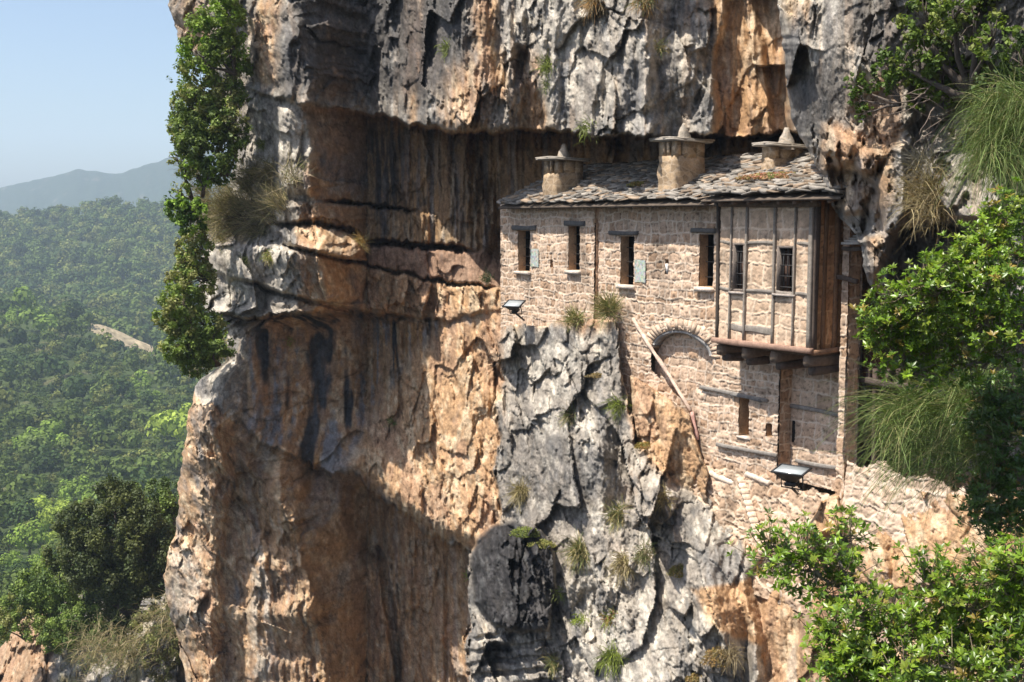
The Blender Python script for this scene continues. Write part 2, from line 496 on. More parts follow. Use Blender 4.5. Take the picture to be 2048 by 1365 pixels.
    ck = ck + np.exp(-((QY - ip(QX,(550,480),(590,500),(640,508),(690,520))) / 4) ** 2) * ip(QX, (560,0),(590,1),(690,1),(720,0)) * .7
    ck = ck + np.exp(-((QY - ip(QX,(470,560),(608,601),(715,626),(850,640))) / 4) ** 2) * ip(QX, (460,0),(500,.6),(720,.5),(860,.3),(900,0))
    ck = ck + np.exp(-((QY - y_c3 - 2) / 3.5) ** 2) * ip(QX, (670,0),(720,.5),(960,.5),(1005,0))
    off = off - np.clip(ck, 0, 1.2) * 2.4
    # lower nose block left of the bed line, set back under the upper block
    off = off - .75 * m([(380,520),(472,561),(608,603),(680,626),(520,636),(405,632)], 6)
    # tilted pale slab on the ledge and the grey block above it
    off = off + (.25 + 1.2 * smooth(450, 505, QY - .12 * (QX - 600))) * m([(556,462),(610,452),(690,466),(745,492),(700,517),(640,507),(590,492)], 4)
    off = off + .55 * m([(538,420),(560,408),(612,404),(628,440),(560,447)], 5)
    # hanging knob of the upper wall and the grey spur below it
    off = off + .7 * m([(560,60),(600,40),(640,90),(640,215),(600,212),(565,190)], 12)
    off = off + .7 * m([(560,215),(618,205),(625,330),(635,385),(565,380),(550,300)], 12)
    # the big tan niche and its edge in the upper right wall
    off = off - .9 * m([(1430,120),(1470,-60),(1545,-60),(1570,60),(1580,275),(1435,275)], 9)
    off = off - .7 * m([(1500,-60),(1548,-60),(1568,60),(1580,275),(1550,275)], 9)
    # diagonal corner with orange face
    off = off - .6 * m([(1035,90),(1055,110),(1110,265),(1040,262),(1040,160)], 6)
    off = off + .55 * m([(940,-60),(1000,-60),(1035,90),(1040,160),(1030,262),(985,262),(950,130)], 14)
    off = off + .5 * m([(850,-60),(930,-60),(945,120),(980,255),(860,250),(820,120)], 14)
    # the lit broken bulge, thicker towards its lower edge
    bulge = m([(1010,600),(900,650),(840,690),(790,760),(735,850),(690,930),(760,985),(850,1060),(950,1098),(1020,1100)], 26)
    off = off + bulge * (.35 + 1.5 * np.clip((PY - 680) / 330, 0, 1) * ip(QX, (690,1.1),(850,1),(1000,.6)))
    # lower left nose: ribs and the lit pillar
    off = off + .9 * m([(530,1080),(600,1100),(640,1200),(660,1365),(680,1900),(490,1900),(500,1300),(505,1150)], 16)
    off = off + 1.1 * m([(560,890),(600,900),(610,990),(590,1080),(555,1080),(545,960)], 14)
    off = off + .7 * m([(380,790),(450,840),(470,960),(440,1100),(430,1365),(430,1900),(300,1900),(300,800)], 16)
    off = off - .7 * m([(440,860),(500,900),(540,960),(520,1060),(470,1000)], 14)
    off = off + .5 * m([(700,1130),(770,1100),(790,1220),(770,1365),(760,1900),(620,1900),(640,1300)], 18)
    off = off - 1.1 * m([(752,1090),(775,1120),(795,1240),(805,1365),(790,1365),(775,1250),(760,1160)], 4)
    off = off - .8 * m([(700,960),(770,1000),(800,1040),(790,1110),(740,1120),(690,1040)], 16)
    # grey buttress below the house and the boulder wedged at its foot
    but = [(1003,668),(1016,650),(1050,644),(1085,652),(1125,636),(1165,646),(1205,622),(1236,634),(1242,720),(1262,790),(1270,880),(1330,950),(1420,990),(1490,1080),(1520,1200),(1560,1900),(930,1900),(940,1110),(994,1056),(1006,1000),(988,940),(1004,880),(992,815),(1008,760),(996,710)]
    mb = 1 - smooth(-4, 4, poly_sdf(QX + 7 * jg(.05, 21) + 5 * jg(.16, 22), QY, but))
    off_b = ip(PY, (600,.1),(650,.3),(720,.75),(800,1.25),(1000,2.0),(1100,2.6),(1365,3.8),(1900,6)) + ip(QX, (940,0),(1020,.3),(1130,.55),(1260,.1),(1400,-.4),(1560,-.9))
    xr = ip(QY, (600,1225),(640,1232),(720,1245),(880,1285),(950,1345),(990,1430),(1080,1500),(1200,1535),(1900,1570))
    fall = smooth(0, 120, xr - QX)
    off_b = off_b * fall + np.minimum(off_b, .5) * (1 - fall)
    off = off * (1 - mb) + off_b * mb
    # house footing: rock ledge carrying the wall, and pocket behind the building
    hole = m([(1012,300),(1720,300),(1722,965),(1640,1000),(1600,1085),(1540,1105),(1470,1050),(1425,950),(1412,900),(1392,830),(1330,790),(1275,735),(1236,640),(1120,632),(1012,628)], 5)
    off = off * (1 - hole) + np.minimum(off, -1.9) * hole
    # warm rock beside the lower wall
    rk = m([(1255,740),(1310,775),(1385,825),(1400,890),(1425,950),(1410,1000),(1330,960),(1268,880)], 7)
    off = off * (1 - rk) + (.35 + (PY - 740) * .0022) * rk
    rk2 = m([(1430,1010),(1470,1050),(1530,1100),(1600,1085),(1640,1000),(1720,960),(1960,985),(2200,960),(2200,1900),(1520,1900),(1500,1250),(1460,1100)], 10)
    off = off * (1 - rk2) + ip(PY, (930,-.5),(990,.35),(1080,.9),(1200,1.5),(1365,2.3),(1900,4)) * rk2
    off = off - .7 * m([(1500,1150),(1600,1060),(1640,1150),(1610,1260),(1560,1365),(1530,1365)], 14)
    off = off + .7 * m([(1610,1000),(1680,970),(1690,1060),(1620,1080)], 9)
    dark_gap = m([(1722,470),(2200,470),(2200,925),(1722,925)], 4)
    off = off * (1 - dark_gap) + np.minimum(off, -2.6) * dark_gap
    bo = poly_sdf(QX, QY, [(944,1125),(955,1080),(985,1052),(1030,1047),(1085,1062),(1108,1100),(1112,1180),(1098,1262),(1040,1268),(985,1245),(952,1205)])
    bm = smooth(4, -4, bo)
    off = off + bm * (.9 + 1.3 * np.sqrt(np.clip(-bo / 70, 0, 1)))
    under = m([(940,1255),(985,1250),(1040,1272),(1100,1268),(1120,1300),(1100,1325),(950,1300)], 5)
    strata = np.abs(((QY + .12 * QX) / 26) % 1 - .5) * 2
    sm = m([(940,1262),(1110,1275),(1130,1500),(930,1500)], 10)
    off = off + sm * (.45 * smooth(.25, .55, strata) - .35)
    rub = m([(1000,1000),(1110,1050),(1200,1000),(1330,960),(1420,1000),(1500,1100),(1520,1900),(930,1900),(940,1260)], 30)

    rough = np.full(PX.shape, .8)
    flute = np.zeros(PX.shape)
    cave = st(y_lip, 6) * (1 - st(y_c2, 6)) * smooth(600, 680, QX)
    Dm = st(y_c4, 8) * (1 - st(y_dg, 8)) * smooth(460, 520, QX) * (1 - smooth(1000, 1010, QX)) * (1 - bulge)
    Fm = st(y_dg, 6) * smooth(430, 520, QX) * (1 - mb)
    flute = np.clip(cave * .8 + Dm + Fm * .6, 0, 1)
    rough = rough * (1 - .2 * flute) * (1 - .38 * bulge) + .1 * mb
    rough = rough * (1 - .55 * st(y_c2, 6) * (1 - st(y_c3, 6)) * smooth(700, 740, QX))
    rough = rough * (1 - .5 * smooth(1430, 1445, QX) * (1 - st(y_lip, 4)))
    rel = rock_relief(A, Z, X, Yb, rough, flute, 1)
    rel = rel - bulge * .5 * np.clip(fbm(X * .22, Yb * .22, Z * .17, 3, 10) * .85, -1, 1)
    rel = rel + bulge * .20 * fbm(A * 2.2, Z * .9, Yb * 0 + 4, 4, 140, .6)
    # upper wall: steep ribs rather than even cells
    upm = 1 - st(y_lip, 10)
    rel = rel + upm * .45 * fbm(A * .75, Z * .22, Yb * 0, 4, 150, ridge=True) * smooth(480, 600, QX)
    rel = rel * (1 - .5 * hole)
    rel = rel * (1 - mb * .6 * (1 - smooth(640, 760, QY)))
    Yf = Y0 - off - rel + 1.9 * np.exp(-near_edge / 22)
    V = at(PX, PY, Yf)

    warm = np.zeros(PX.shape)
    warm = np.maximum(warm, cave); warm = np.maximum(warm, bulge); warm = np.maximum(warm, Dm * .8)
    warm = np.maximum(warm, Fm); warm = np.maximum(warm, st(y_dg, 6) * (1 - mb) * .62)
    warm = np.maximum(warm, st(y_c1, 5) * (1 - st(y_c4, 5)) * smooth(560, 640, QX) * .9)
    warm = np.maximum(warm, m([(600,560),(640,490),(700,520),(700,620),(590,600)], 14) * .8)
    for pl, k in (([(1430,60),(1400,-60),(1545,-60),(1570,60),(1580,280),(1435,280)], 1.0), ([(940,-60),(985,-60),(1000,90),(1010,160),(1000,200),(960,150)], .85),
                  ([(1042,110),(1062,120),(1115,268),(1045,266)], 1.0), ([(822,-60),(845,-60),(835,255),(815,255)], .75),
                  ([(520,-60),(560,-60),(555,170),(500,170),(505,40)], .62), ([(640,-60),(700,-60),(760,60),(720,180),(660,190)], .4),
                  ([(880,120),(940,100),(1000,262),(880,262)], .48), ([(610,330),(660,310),(700,400),(620,408)], .85),
                  ([(338,-60),(420,-60),(420,120),(350,80)], .55), ([(1255,740),(1310,775),(1385,825),(1400,890),(1425,950),(1410,1000),(1330,960),(1268,880)], 1.0),
                  ([(1440,940),(1740,925),(1960,950),(2200,960),(2200,1900),(1620,1900),(1590,1300),(1540,1200),(1470,1060)], .95),
                  ([(950,1250),(990,1255),(975,1365),(940,1365)], .9), ([(1180,1180),(1260,1170),(1240,1365),(1140,1365)], .15), ([(1380,1180),(1500,1160),(1560,1300),(1440,1260)], .75),
                  ([(1240,640),(1262,640),(1275,760),(1262,800)], .7), ([(400,880),(470,900),(480,1000),(430,1120),(390,1000)], .6)):
        warm = np.maximum(warm, m(pl, 26) * k)
    warm = np.maximum(warm, mb * .55 * (1 - smooth(640, 690, QY)))
    warm = warm * (1 - mb * .85 * smooth(640, 700, QY) * (.25 + .75 * smooth(0, 100, xr - QX))) + mb * np.maximum(0, m([(1380,1180),(1500,1160),(1560,1300),(1440,1260)], 14) * .8)
    umber = cave * smooth(640, 760, QX) * .75 + Fm * .12
    streak = Dm + cave * .5 + Fm * .35 + upm * .25
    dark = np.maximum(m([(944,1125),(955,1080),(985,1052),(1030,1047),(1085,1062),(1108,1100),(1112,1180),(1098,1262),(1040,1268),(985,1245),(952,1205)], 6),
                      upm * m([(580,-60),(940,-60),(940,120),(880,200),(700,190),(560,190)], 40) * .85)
    dark = np.maximum(dark, m([(1000,860),(1060,800),(1180,920),(1190,1040),(1060,1060),(1000,1000)], 25) * .45)
    boulder = m([(944,1125),(955,1080),(985,1052),(1030,1047),(1085,1062),(1092,1100),(1070,1180),(1050,1262),(1010,1255),(975,1235),(952,1205)], 9)
    pale = np.maximum.reduce([m(p_, 12) * k_ for p_, k_ in (([(400,560),(420,500),(480,470),(620,490),(640,560),(560,600),(520,632),(412,628)], 1.), ([(490,215),(560,195),(618,215),(620,380),(560,380),(490,330)], .9),
        ([(540,412),(625,404),(625,442),(560,446)], .8), ([(1020,-60),(1130,-60),(1180,60),(1150,200),(1100,262),(1060,150)], .85), ([(1180,60),(1400,60),(1420,200),(1380,262),(1200,262)], .35),
        ([(1050,700),(1130,680),(1190,760),(1160,900),(1080,860)], .55), ([(1130,1130),(1330,1080),(1340,1365),(1150,1365)], .7), ([(340,1100),(400,1090),(410,1250),(350,1260)], .7), ([(500,1100),(540,1090),(545,1365),(500,1365)], .6))])
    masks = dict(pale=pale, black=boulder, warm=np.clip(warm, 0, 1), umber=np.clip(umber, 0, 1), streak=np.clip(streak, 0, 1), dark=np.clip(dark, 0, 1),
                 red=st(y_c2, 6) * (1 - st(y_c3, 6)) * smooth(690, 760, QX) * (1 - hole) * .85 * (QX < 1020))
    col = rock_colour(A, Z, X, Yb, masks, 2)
    # blue-black water stains in the hollow
    for cx, y0, y1, w, k in ((612,710,770,7,1.), (620,740,900,6,.6), (640,690,930,10,.5), (745,620,700,8,.6), (745,245,460,14,.9), (775,270,420,22,.9), (905,300,460,9,.5), (700,510,700,10,.6), (505,650,860,9,.5), (560,660,800,12,.5)):
        t = np.exp(-((QX - cx - .1 * (QY - y0)) / w) ** 2) * smooth(y0 - 20, y0 + 20, QY) * (1 - smooth(y1 - 40, y1 + 40, QY))
        col = put(col, t * k * smooth(-.35, .15, fbm(A * 4, Z * .4, A * 0, 3, 180)), DARK * .9 if k > .7 else BLUE * .75)
    # back skirt: the rock goes on behind its left edge
    nr = len(ys)
    V2, c2 = with_side(V, col, 26.0, 34, 3)
    o = np_mesh("cliff", V2.reshape(-1, 3), grid_faces(nr, V2.shape[1]), rock_mat, col=c2.reshape(-1, 3))
    tag(o, "sheer grey and orange limestone cliff with a deep ledge", None, None, "structure")
    return ys, PX, PY, Yf

CL = make_cliff()
def cliff_Y(px, py):
    """Depth of the finished cliff at a pixel (for standing plants on it)."""
    ys, PX, PY, Yf = CL
    r = int(np.argmin(np.abs(ys - py))); c = int(np.argmin(np.abs(PX[r] - px)))
    return float(Yf[r, c])

# ------------------------------------------------------------------ the nearer rock that hangs down at the right
def make_outcrop():
    ys = np.concatenate([np.linspace(-700, -30, 50), np.arange(-28, 640, 2.2)])
    left = ((-700,1560),(0,1556),(60,1562),(150,1572),(240,1582),(285,1606),(310,1622),(350,1642),(395,1658),(420,1668),(445,1688),(470,1712),
            (490,1722),(540,1728),(575,1742),(600,1768),(620,1800),(640,1840))
    xl = ip(ys, *left) + 6 * fbm(ys * .03, ys * 0 + 1, ys * 0, 4, 201) + 1.5 * fbm(ys * .08, ys * 0 + 4, ys * 0, 2, 202)
    s = np.concatenate([np.linspace(0, .3, 120)[:-1], np.linspace(.3, 1, 230)])
    PX = xl[:, None] + s[None, :] * (2200 - xl[:, None]); PY = ys[:, None] + 0 * PX
    edge = PX - xl[:, None]
    Y0 = ip(PX, (1540,25.6),(1600,24.6),(1660,23.2),(1730,22.2),(1900,20.2),(2048,18.6),(2200,17.0))
    P = at(PX, PY, Y0); X, Yb, Z = P[..., 0], P[..., 1], P[..., 2]
    A = .7 * X - .7 * Yb
    QX = PX + 8 * fbm(A, Z, Z * 0, 4, 203); QY = PY + 7 * fbm(A, Z, Z * 0 + 5, 4, 204)
    m = lambda poly, soft=9: 1 - smooth(-soft, soft, poly_sdf(QX, QY, poly))
    off = 0 * PX
    off -= .9 * m([(1655,310),(1700,330),(1760,390),(1770,470),(1720,480),(1670,420)], 8)
    off += .6 * m([(1640,250),(1710,285),(1700,340),(1650,335)], 9)
    off += .5 * m([(1700,280),(1770,310),(1750,350),(1705,345)], 9)
    off += .45 * m([(1690,375),(1740,380),(1755,430),(1690,425)], 8)
    off -= 1.0 * m([(1775,470),(1840,440),(1960,440),(2000,500),(2000,640),(1790,640)], 8)
    off -= .6 * m([(1820,160),(1960,120),(2050,160),(2050,260),(1900,300),(1830,260)], 20)
    off += .7 * m([(1775,300),(1810,290),(1815,420),(1770,520),(1740,600),(1725,560),(1730,480)], 10)
    rel = rock_relief(A * 1.5, Z * 1.5, X * 1.5, Yb * 1.5, np.full(PX.shape, .8), 0 * PX, 40) * .62
    pits = smooth(.12, .5, fbm(X * 2.6, Yb * 2.6, Z * 2.6, 4, 210)) * .32 * smooth(180, 300, QY)
    Yf = Y0 - off - rel + pits + 1.3 * np.exp(-edge / 16) + 1.5 * smooth(600, 640, PY)
    V = at(PX, PY, Yf)
    warm = np.maximum.reduce([m(p, 14) * k for p, k in (([(1640,240),(1780,280),(1800,420),(1690,440),(1640,340)], .5), ([(1725,470),(1775,470),(1765,590),(1735,560)], .6),
                              ([(1720,150),(1800,140),(1810,300),(1740,290)], .35), ([(1560,-60),(1640,-60),(1620,60),(1575,80)], .3))])
    z = 0 * PX
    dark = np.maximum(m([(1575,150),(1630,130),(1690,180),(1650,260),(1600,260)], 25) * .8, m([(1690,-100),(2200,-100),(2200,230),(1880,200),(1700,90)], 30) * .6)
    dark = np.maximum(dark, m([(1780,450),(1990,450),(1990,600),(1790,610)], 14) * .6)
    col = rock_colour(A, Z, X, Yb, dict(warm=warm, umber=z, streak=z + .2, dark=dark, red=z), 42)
    V2, c2 = with_side(V, col, 9.0, 22, 44)
    B0 = V2[-1:]                                   # underside, going back into the cliff
    kb = np.array([.4, 1., 2., 4., 8.])
    under = np.repeat(B0, len(kb), 0) + (B0 / B0[..., 1:2]) * kb[:, None, None] + np.array([0, 0, .05]) * kb[:, None, None]
    V3 = np.concatenate([V2, under], 0); c3 = np.concatenate([c2, np.repeat(c2[-1:], len(kb), 0)], 0)
    o = np_mesh("cliff_outcrop", V3.reshape(-1, 3), grid_faces(*V3.shape[:2]), rock_mat, col=c3.reshape(-1, 3))
    tag(o, "rugged pitted limestone outcrop hanging over the passage right of the house", None, None, "structure")
    return ys, PX, PY, Yf
OC = make_outcrop()
def outcrop_Y(px, py):
    ys, PX, PY, Yf = OC
    r = int(np.argmin(np.abs(ys - py))); c = int(np.argmin(np.abs(PX[r] - px)))
    return float(Yf[r, c])
# ------------------------------------------------------------------ the stone house under the overhang
stone_mat = surface_mat("coursed_stone", scale=5.0, var=.22, bump=.35, bump_scale=40.0, spec=.15, dist=.02)
plaster_mat = surface_mat("old_plaster", scale=3.0, var=.5, bump=.5, bump_scale=22.0, spec=.15, dist=.02)
slate_mat = surface_mat("roof_slate", scale=5.0, var=.35, bump=.4, bump_scale=28.0, spec=.3, rough=.75, dist=.02)
wood_mat = surface_mat("weathered_timber", scale=9.0, var=.4, bump=.5, bump_scale=45.0, spec=.2, dist=.015)
def rendered_stone():
    m = surface_mat("rendered_stone", scale=3.0, var=.45, bump=.6, bump_scale=20.0, spec=.12, dist=.03)
    nt = m.node_tree; p = nt.nodes["Principled BSDF"]; L = nt.links.new
    src = p.inputs["Base Color"].links[0].from_socket
    geo = N(nt, "ShaderNodeNewGeometry")
    mp = N(nt, "ShaderNodeMapping"); mp.inputs["Scale"].default_value = (1, 1, 1.8); L(geo.outputs["Position"], mp.inputs[0])
    v = N(nt, "ShaderNodeTexVoronoi", Scale=3.6); L(mp.outputs[0], v.inputs["Vector"])
    e = N(nt, "ShaderNodeTexVoronoi", Scale=3.6); e.feature = 'DISTANCE_TO_EDGE'; L(mp.outputs[0], e.inputs["Vector"])
    s = N(nt, "ShaderNodeSeparateColor"); L(v.outputs["Color"], s.inputs[0])
    r = N(nt, "ShaderNodeMapRange"); r.inputs[3].default_value = .62; r.inputs[4].default_value = 1.15; L(s.outputs[0], r.inputs[0])
    k = N(nt, "ShaderNodeVectorMath", operation='SCALE'); L(src, k.inputs[0]); L(r.outputs[0], k.inputs["Scale"])
    mr = N(nt, "ShaderNodeMapRange"); mr.inputs[1].default_value = .03; mr.inputs[2].default_value = .09; mr.inputs[3].default_value = .55; mr.inputs[4].default_value = 0; L(e.outputs["Distance"], mr.inputs[0])
    x = N(nt, "ShaderNodeMix", data_type='RGBA'); x.inputs[7].default_value = (.48, .38, .28, 1); L(mr.outputs[0], x.inputs[0]); L(k.outputs[0], x.inputs[6])
    L(x.outputs[2], p.inputs["Base Color"])
    return m
chimney_mat = rendered_stone()
iron_mat = surface_mat("dark_iron", base=(.03,.028,.027), use_tint=False, rough=.6, spec=.4, bump=.1)
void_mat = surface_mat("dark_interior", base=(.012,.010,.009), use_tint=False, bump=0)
metal_mat = surface_mat("lamp_housing", base=(.022,.022,.024), use_tint=False, rough=.6, spec=.3, bump=.05)

def glass_lamp():
    m, nt, p = new_mat("lamp_glass")
    n = N(nt, "ShaderNodeTexNoise", Scale=6.0)
    r = N(nt, "ShaderNodeMapRange"); r.inputs[3].default_value = .12; r.inputs[4].default_value = .3
    nt.links.new(n.outputs[0], r.inputs[0]); nt.links.new(r.outputs[0], p.inputs["Roughness"])
    p.inputs["Base Color"].default_value = (.42, .45, .46, 1)
    p.inputs["Coat Weight"].default_value = .3
    return m
lamp_glass = glass_lamp()

house = empty("stone_house", W(np.array(4.0), np.array(-5.0), np.array(0.0)).tolist(),
              "long stone house built under the cliff overhang, with slate roof and jettied bay", "house")
H0 = np.array(house.location)

def masonry(name, parent, org, ud, nd, wid, z0, z1, holes=(), course=.26, width=.38, seed=0, rough=.8, mortar_w=.018,
            tone=(1, 1, 1), mask=None, res=.026, ragged=0, warp=1.0, lean=0.0, pale=0.0, gap=.62):
    """A sheet of laid stone with raised pale pointing; holes are (u0,u1,z0,z1) openings."""
    us = np.arange(0, wid + res * .5, res); zs = np.arange(z0, z1 + res * .5, res)
    us[-1] = wid; zs[-1] = z1
    for a, b, c, d in holes:
        for arr, vals in ((us, (a, b)), (zs, (c, d))):
            for v in vals:
                k = int(np.argmin(np.abs(arr - v)))
                if abs(arr[k] - v) < res: arr[k] = v
    U, Z = np.meshgrid(us, zs)
    zero = U * 0
    org = np.asarray(org, float)
    wu = .10 * warp * fbm(U * 1.3, Z * 1.3, zero + seed, 3, 300 + seed) + .03 * warp * fbm(U * 5, Z * 5, zero + seed, 2, 301 + seed)
    wz = .09 * warp * fbm(U * 1.1, Z * 1.1, zero + seed + 9, 3, 302 + seed) + .03 * warp * fbm(U * 5, Z * 5, zero + seed, 2, 303 + seed)
    r2 = random.Random(seed)
    edges = [z0 - 1.0]
    while edges[-1] < z1 + 1.0: edges.append(edges[-1] + course * r2.uniform(.62, 1.35))
    edges = np.array(edges)
    zz = Z + wz
    row = np.clip(np.searchsorted(edges, zz) - 1, 0, len(edges) - 2)
    lo, hi = edges[row], edges[row + 1]
    wr = width * (.7 + .6 * _h01(row, row * 0, seed=seed + 3))
    a = (U + wu) / wr + 7.3 * _h01(row, row * 0 + 1, seed=seed + 4)
    i = np.floor(a).astype(np.int64)
    def edge(k): return k + gap * (_h01(row, k, seed=seed + 5) - .5)
    e0, e1 = edge(i), edge(i + 1)
    left = a < e0; right = a >= e1
    cell = np.where(left, i - 1, np.where(right, i + 1, i))
    l = np.where(left, edge(i - 1), np.where(right, e1, e0)); rr = np.where(left, e0, np.where(right, edge(i + 2), e1))
    dm = np.minimum(np.minimum((a - l), (rr - a)) * wr, np.minimum(zz - lo, hi - zz))
    jit = .008 * fbm(U * 14, Z * 14, zero, 3, 305 + seed)
    mort = 1 - smooth(mortar_w * .6, mortar_w * 1.35, dm + jit)
    h1 = _h01(row, cell, seed=seed + 6); h2 = _h01(row, cell, seed=seed + 7)
    relief = (h1 - .5) * .035 + .028 * fbm(U * 5, Z * 5, zero + 3, 4, 306 + seed, .6) + .03 * np.minimum(dm, .08) / .08
    pit = smooth(.18, .5, fbm(U * 11, Z * 11, zero + 5, 3, 307 + seed))
    relief = relief - pit * .02
    ridge_ = .030 + .012 * fbm(U * 20, Z * 20, zero, 2, 308 + seed)
    D = rough * (relief * (1 - mort) + ridge_ * mort)
    pal = np.array([(.55,.395,.285),(.48,.335,.235),(.58,.435,.325),(.43,.275,.175),(.50,.37,.275),(.60,.45,.335)])
    pal = pal * .6 + pal.mean(0) * .4 * np.array((1.04, 1.0, .94))
    c = pal[np.minimum((h2 * 6).astype(int), 5)] * (.84 + .32 * h1[..., None])
    c = c * .92 * (1 + .36 * fbm(U * 6, Z * 6, zero, 5, 309 + seed, .65)[..., None]) * (1 - .5 * pit[..., None])
    c = c * (1 - pale) + pale * np.array((.60,.49,.385))
    c = put(c, mort, np.array((.64,.52,.405)))
    stain = smooth(.15, .5, fbm(U * .8, Z * .5, zero + 1, 4, 310 + seed))
    c = c * (1 - .38 * stain[..., None])
    c = c * np.array(tone)
    lean_d = lean * (z1 - Z)
    V = org + U[..., None] * np.asarray(ud) + (Z - 0)[..., None] * np.array([0, 0, 1.0]) + (D + lean_d)[..., None] * np.asarray(nd)
    F = grid_faces(*U.shape)
    uc = U.ravel()[F].mean(1); zc = Z.ravel()[F].mean(1)
    keep = np.ones(len(F), bool)
    for a0, b0, c0, d0 in holes: keep &= ~((uc > a0) & (uc < b0) & (zc > c0) & (zc < d0))
    if mask is not None: keep &= mask(uc, zc)
    if ragged:
        rg = ragged * (.5 + fbm(uc * 1.6, uc * 0, uc * 0, 3, 320 + seed)) + .06 * _h01((uc / .3).astype(np.int64), (uc * 0).astype(np.int64), seed=seed)
        keep &= zc < z1 - np.clip(rg, 0, 9)
    V = V.reshape(-1, 3)
    F = F[keep]
    used, inv = np.unique(F, return_inverse=True)
    off = H0 if parent is house else np.zeros(3)
    return np_mesh(name, V[used] - off, inv.reshape(-1, 4), stone_mat, parent, c.reshape(-1, 3)[used])

def pbox(g, u0, u1, z0, z1, d0, d1, col=None, jit=0.0, taper=0.0):
    """A box in wall coordinates, slightly uneven if jit."""
    c = []
    for (u, d, z) in ((u0,d0,z0),(u1,d0,z0),(u1,d1,z0),(u0,d1,z0),(u0,d0,z1),(u1,d0,z1),(u1,d1,z1),(u0,d1,z1)):
        u, d, z = (u + random.uniform(-jit, jit), d + random.uniform(-jit, jit), z + random.uniform(-jit, jit))
        c.append(W(np.array(u), np.array(z), np.array(d)))
    g.add(c, BOXF, col)

def beam(g, p0, p1, w, h, col=None, bend=0.03, n=6, seed=0, chamfer=.15):
    """A hand-hewn timber between two points, eight-sided and slightly crooked."""
    p0, p1 = np.asarray(p0, float), np.asarray(p1, float)
    d = p1 - p0; L = np.linalg.norm(d); d /= L
    up = np.array([0, 0, 1.0]) if abs(d[2]) < .8 else N_DIR
    a = np.cross(d, up); a /= np.linalg.norm(a); b = np.cross(a, d)
    r = random.Random(seed)
    ph = [r.uniform(0, 6) for _ in range(4)]
    vs, fs = [], []
    k = chamfer
    prof = [(-.5,-.5+k),(-.5+k,-.5),(.5-k,-.5),(.5,-.5+k),(.5,.5-k),(.5-k,.5),(-.5+k,.5),(-.5,.5-k)]
    for i in range(n + 1):
        t = i / n
        c = p0 + d * L * t + a * bend * math.sin(3 * t + ph[0]) * .5 + b * bend * math.sin(3.4 * t + ph[1]) * .5
        s1 = 1 + .07 * math.sin(7 * t + ph[2]); s2 = 1 + .07 * math.sin(6 * t + ph[3])
        for x, y in prof: vs.append(c + a * x * w * s1 + b * y * h * s2)
    for i in range(n):
        for j in range(8):
            fs.append((i*8+j, i*8+(j+1)%8, (i+1)*8+(j+1)%8, (i+1)*8+j))
    fs.append(tuple(range(8))[::-1]); fs.append(tuple(range(n*8, n*8+8)))
    g.add(vs, fs, col)

def UU(px, d=0.0): return uz(px, HORIZON, d)[0]
def ZZ(px, py, d=0.0): return uz(px, py, d)[1]
def rect(px0, px1, py0, py1, d):
    """Wall rectangle (u0,u1,z0,z1) of a photographed opening."""
    pm = (px0 + px1) / 2
    return UU(px0, d), UU(px1, d), ZZ(pm, py1, d), ZZ(pm, py0, d)

D_LEFT, D_MID, D_RIGHT, D_BAY = .13, 0.0, -.42, .75
GREYWOOD, DARKWOOD, BROWNWOOD = (.25,.215,.18), (.07,.055,.045), (.22,.12,.065)

# --- walls
uL0, uL1 = UU(1002, D_LEFT), UU(1190, D_LEFT)
w1, w2 = rect(1037,1061,462,543,D_LEFT), rect(1138,1161,453,541,D_LEFT)
w3, w4 = rect(1243,1270,473,571,D_MID), rect(1401,1430,469,574,D_MID)
low = rect(1487,1508,797,874,D_MID); tiny = rect(1543,1556,848,874,D_MID)
slot1, slot2 = rect(1101,1107,519,535,D_LEFT), rect(1333,1340,519,549,D_MID)
sh = lambda r, o: (r[0] - o, r[1] - o, r[2], r[3])
masonry("wall", house, W(np.array(uL0), np.array(0.), np.array(D_LEFT)), U_DIR, N_DIR, uL1 - uL0, -3.75, .62, [sh(w1, uL0), sh(w2, uL0), sh(slot1, uL0)], seed=3, course=.23, width=.33)
# its two ends: the far gable and the narrow return
masonry("wall", house, W(np.array(uL1), np.array(0.), np.array(D_LEFT - .02)), -N_DIR, U_DIR, .2, -5.2, .62, seed=4, course=.3, tone=(.9,.85,.8))
masonry("wall", house, W(np.array(uL0), np.array(0.), np.array(-2.7)), N_DIR, -U_DIR, 2.83, -3.75, .62, seed=5, res=.06)
uM0, uM1 = uL1 - .02, UU(1567, D_MID)
ac_u, ac_z, ac_r = UU(1367, 0), ZZ(1367, 706, 0), 0.0
a_half = UU(1432, 0) - ac_u; a_top = ZZ(1368, 660, 0) - ac_z
def in_arch(u, z, grow=0.0):
    return ((u - ac_u) / (a_half + grow)) ** 2 + (np.maximum(z - ac_z, 0) / (a_top + grow)) ** 2 < 1
def mid_mask(u, z):
    uu = u + uM0
    return ~(in_arch(uu, z) & (z > ac_z - 1.2 + .5 * np.abs(uu - ac_u)))
masonry("wall", house, W(np.array(uM0), np.array(0.), np.array(D_MID)), U_DIR, N_DIR, uM1 - uM0, -6.6, .62,
        [sh(w3, uM0), sh(w4, uM0), sh(low, uM0), sh(tiny, uM0), sh(slot2, uM0)], seed=8, course=.24, width=.35, mask=mid_mask, rough=.9)
masonry("wall", house, W(np.array(uM1), np.array(0.), np.array(D_MID - .02)), -N_DIR, U_DIR, .44, -6.2, -2.2, seed=9, course=.26, width=.5, tone=(.95,.86,.76))
uR0, uR1 = uM1 - .02, UU(1703, 0)
masonry("wall", house, W(np.array(uR0), np.array(0.), np.array(D_RIGHT)), U_DIR, N_DIR, uR1 - uR0 - .0, -6.2, .55, seed=12, course=.33, width=.46)
uP0 = UU(1690, 0); uP1 = UU(1703, 0)
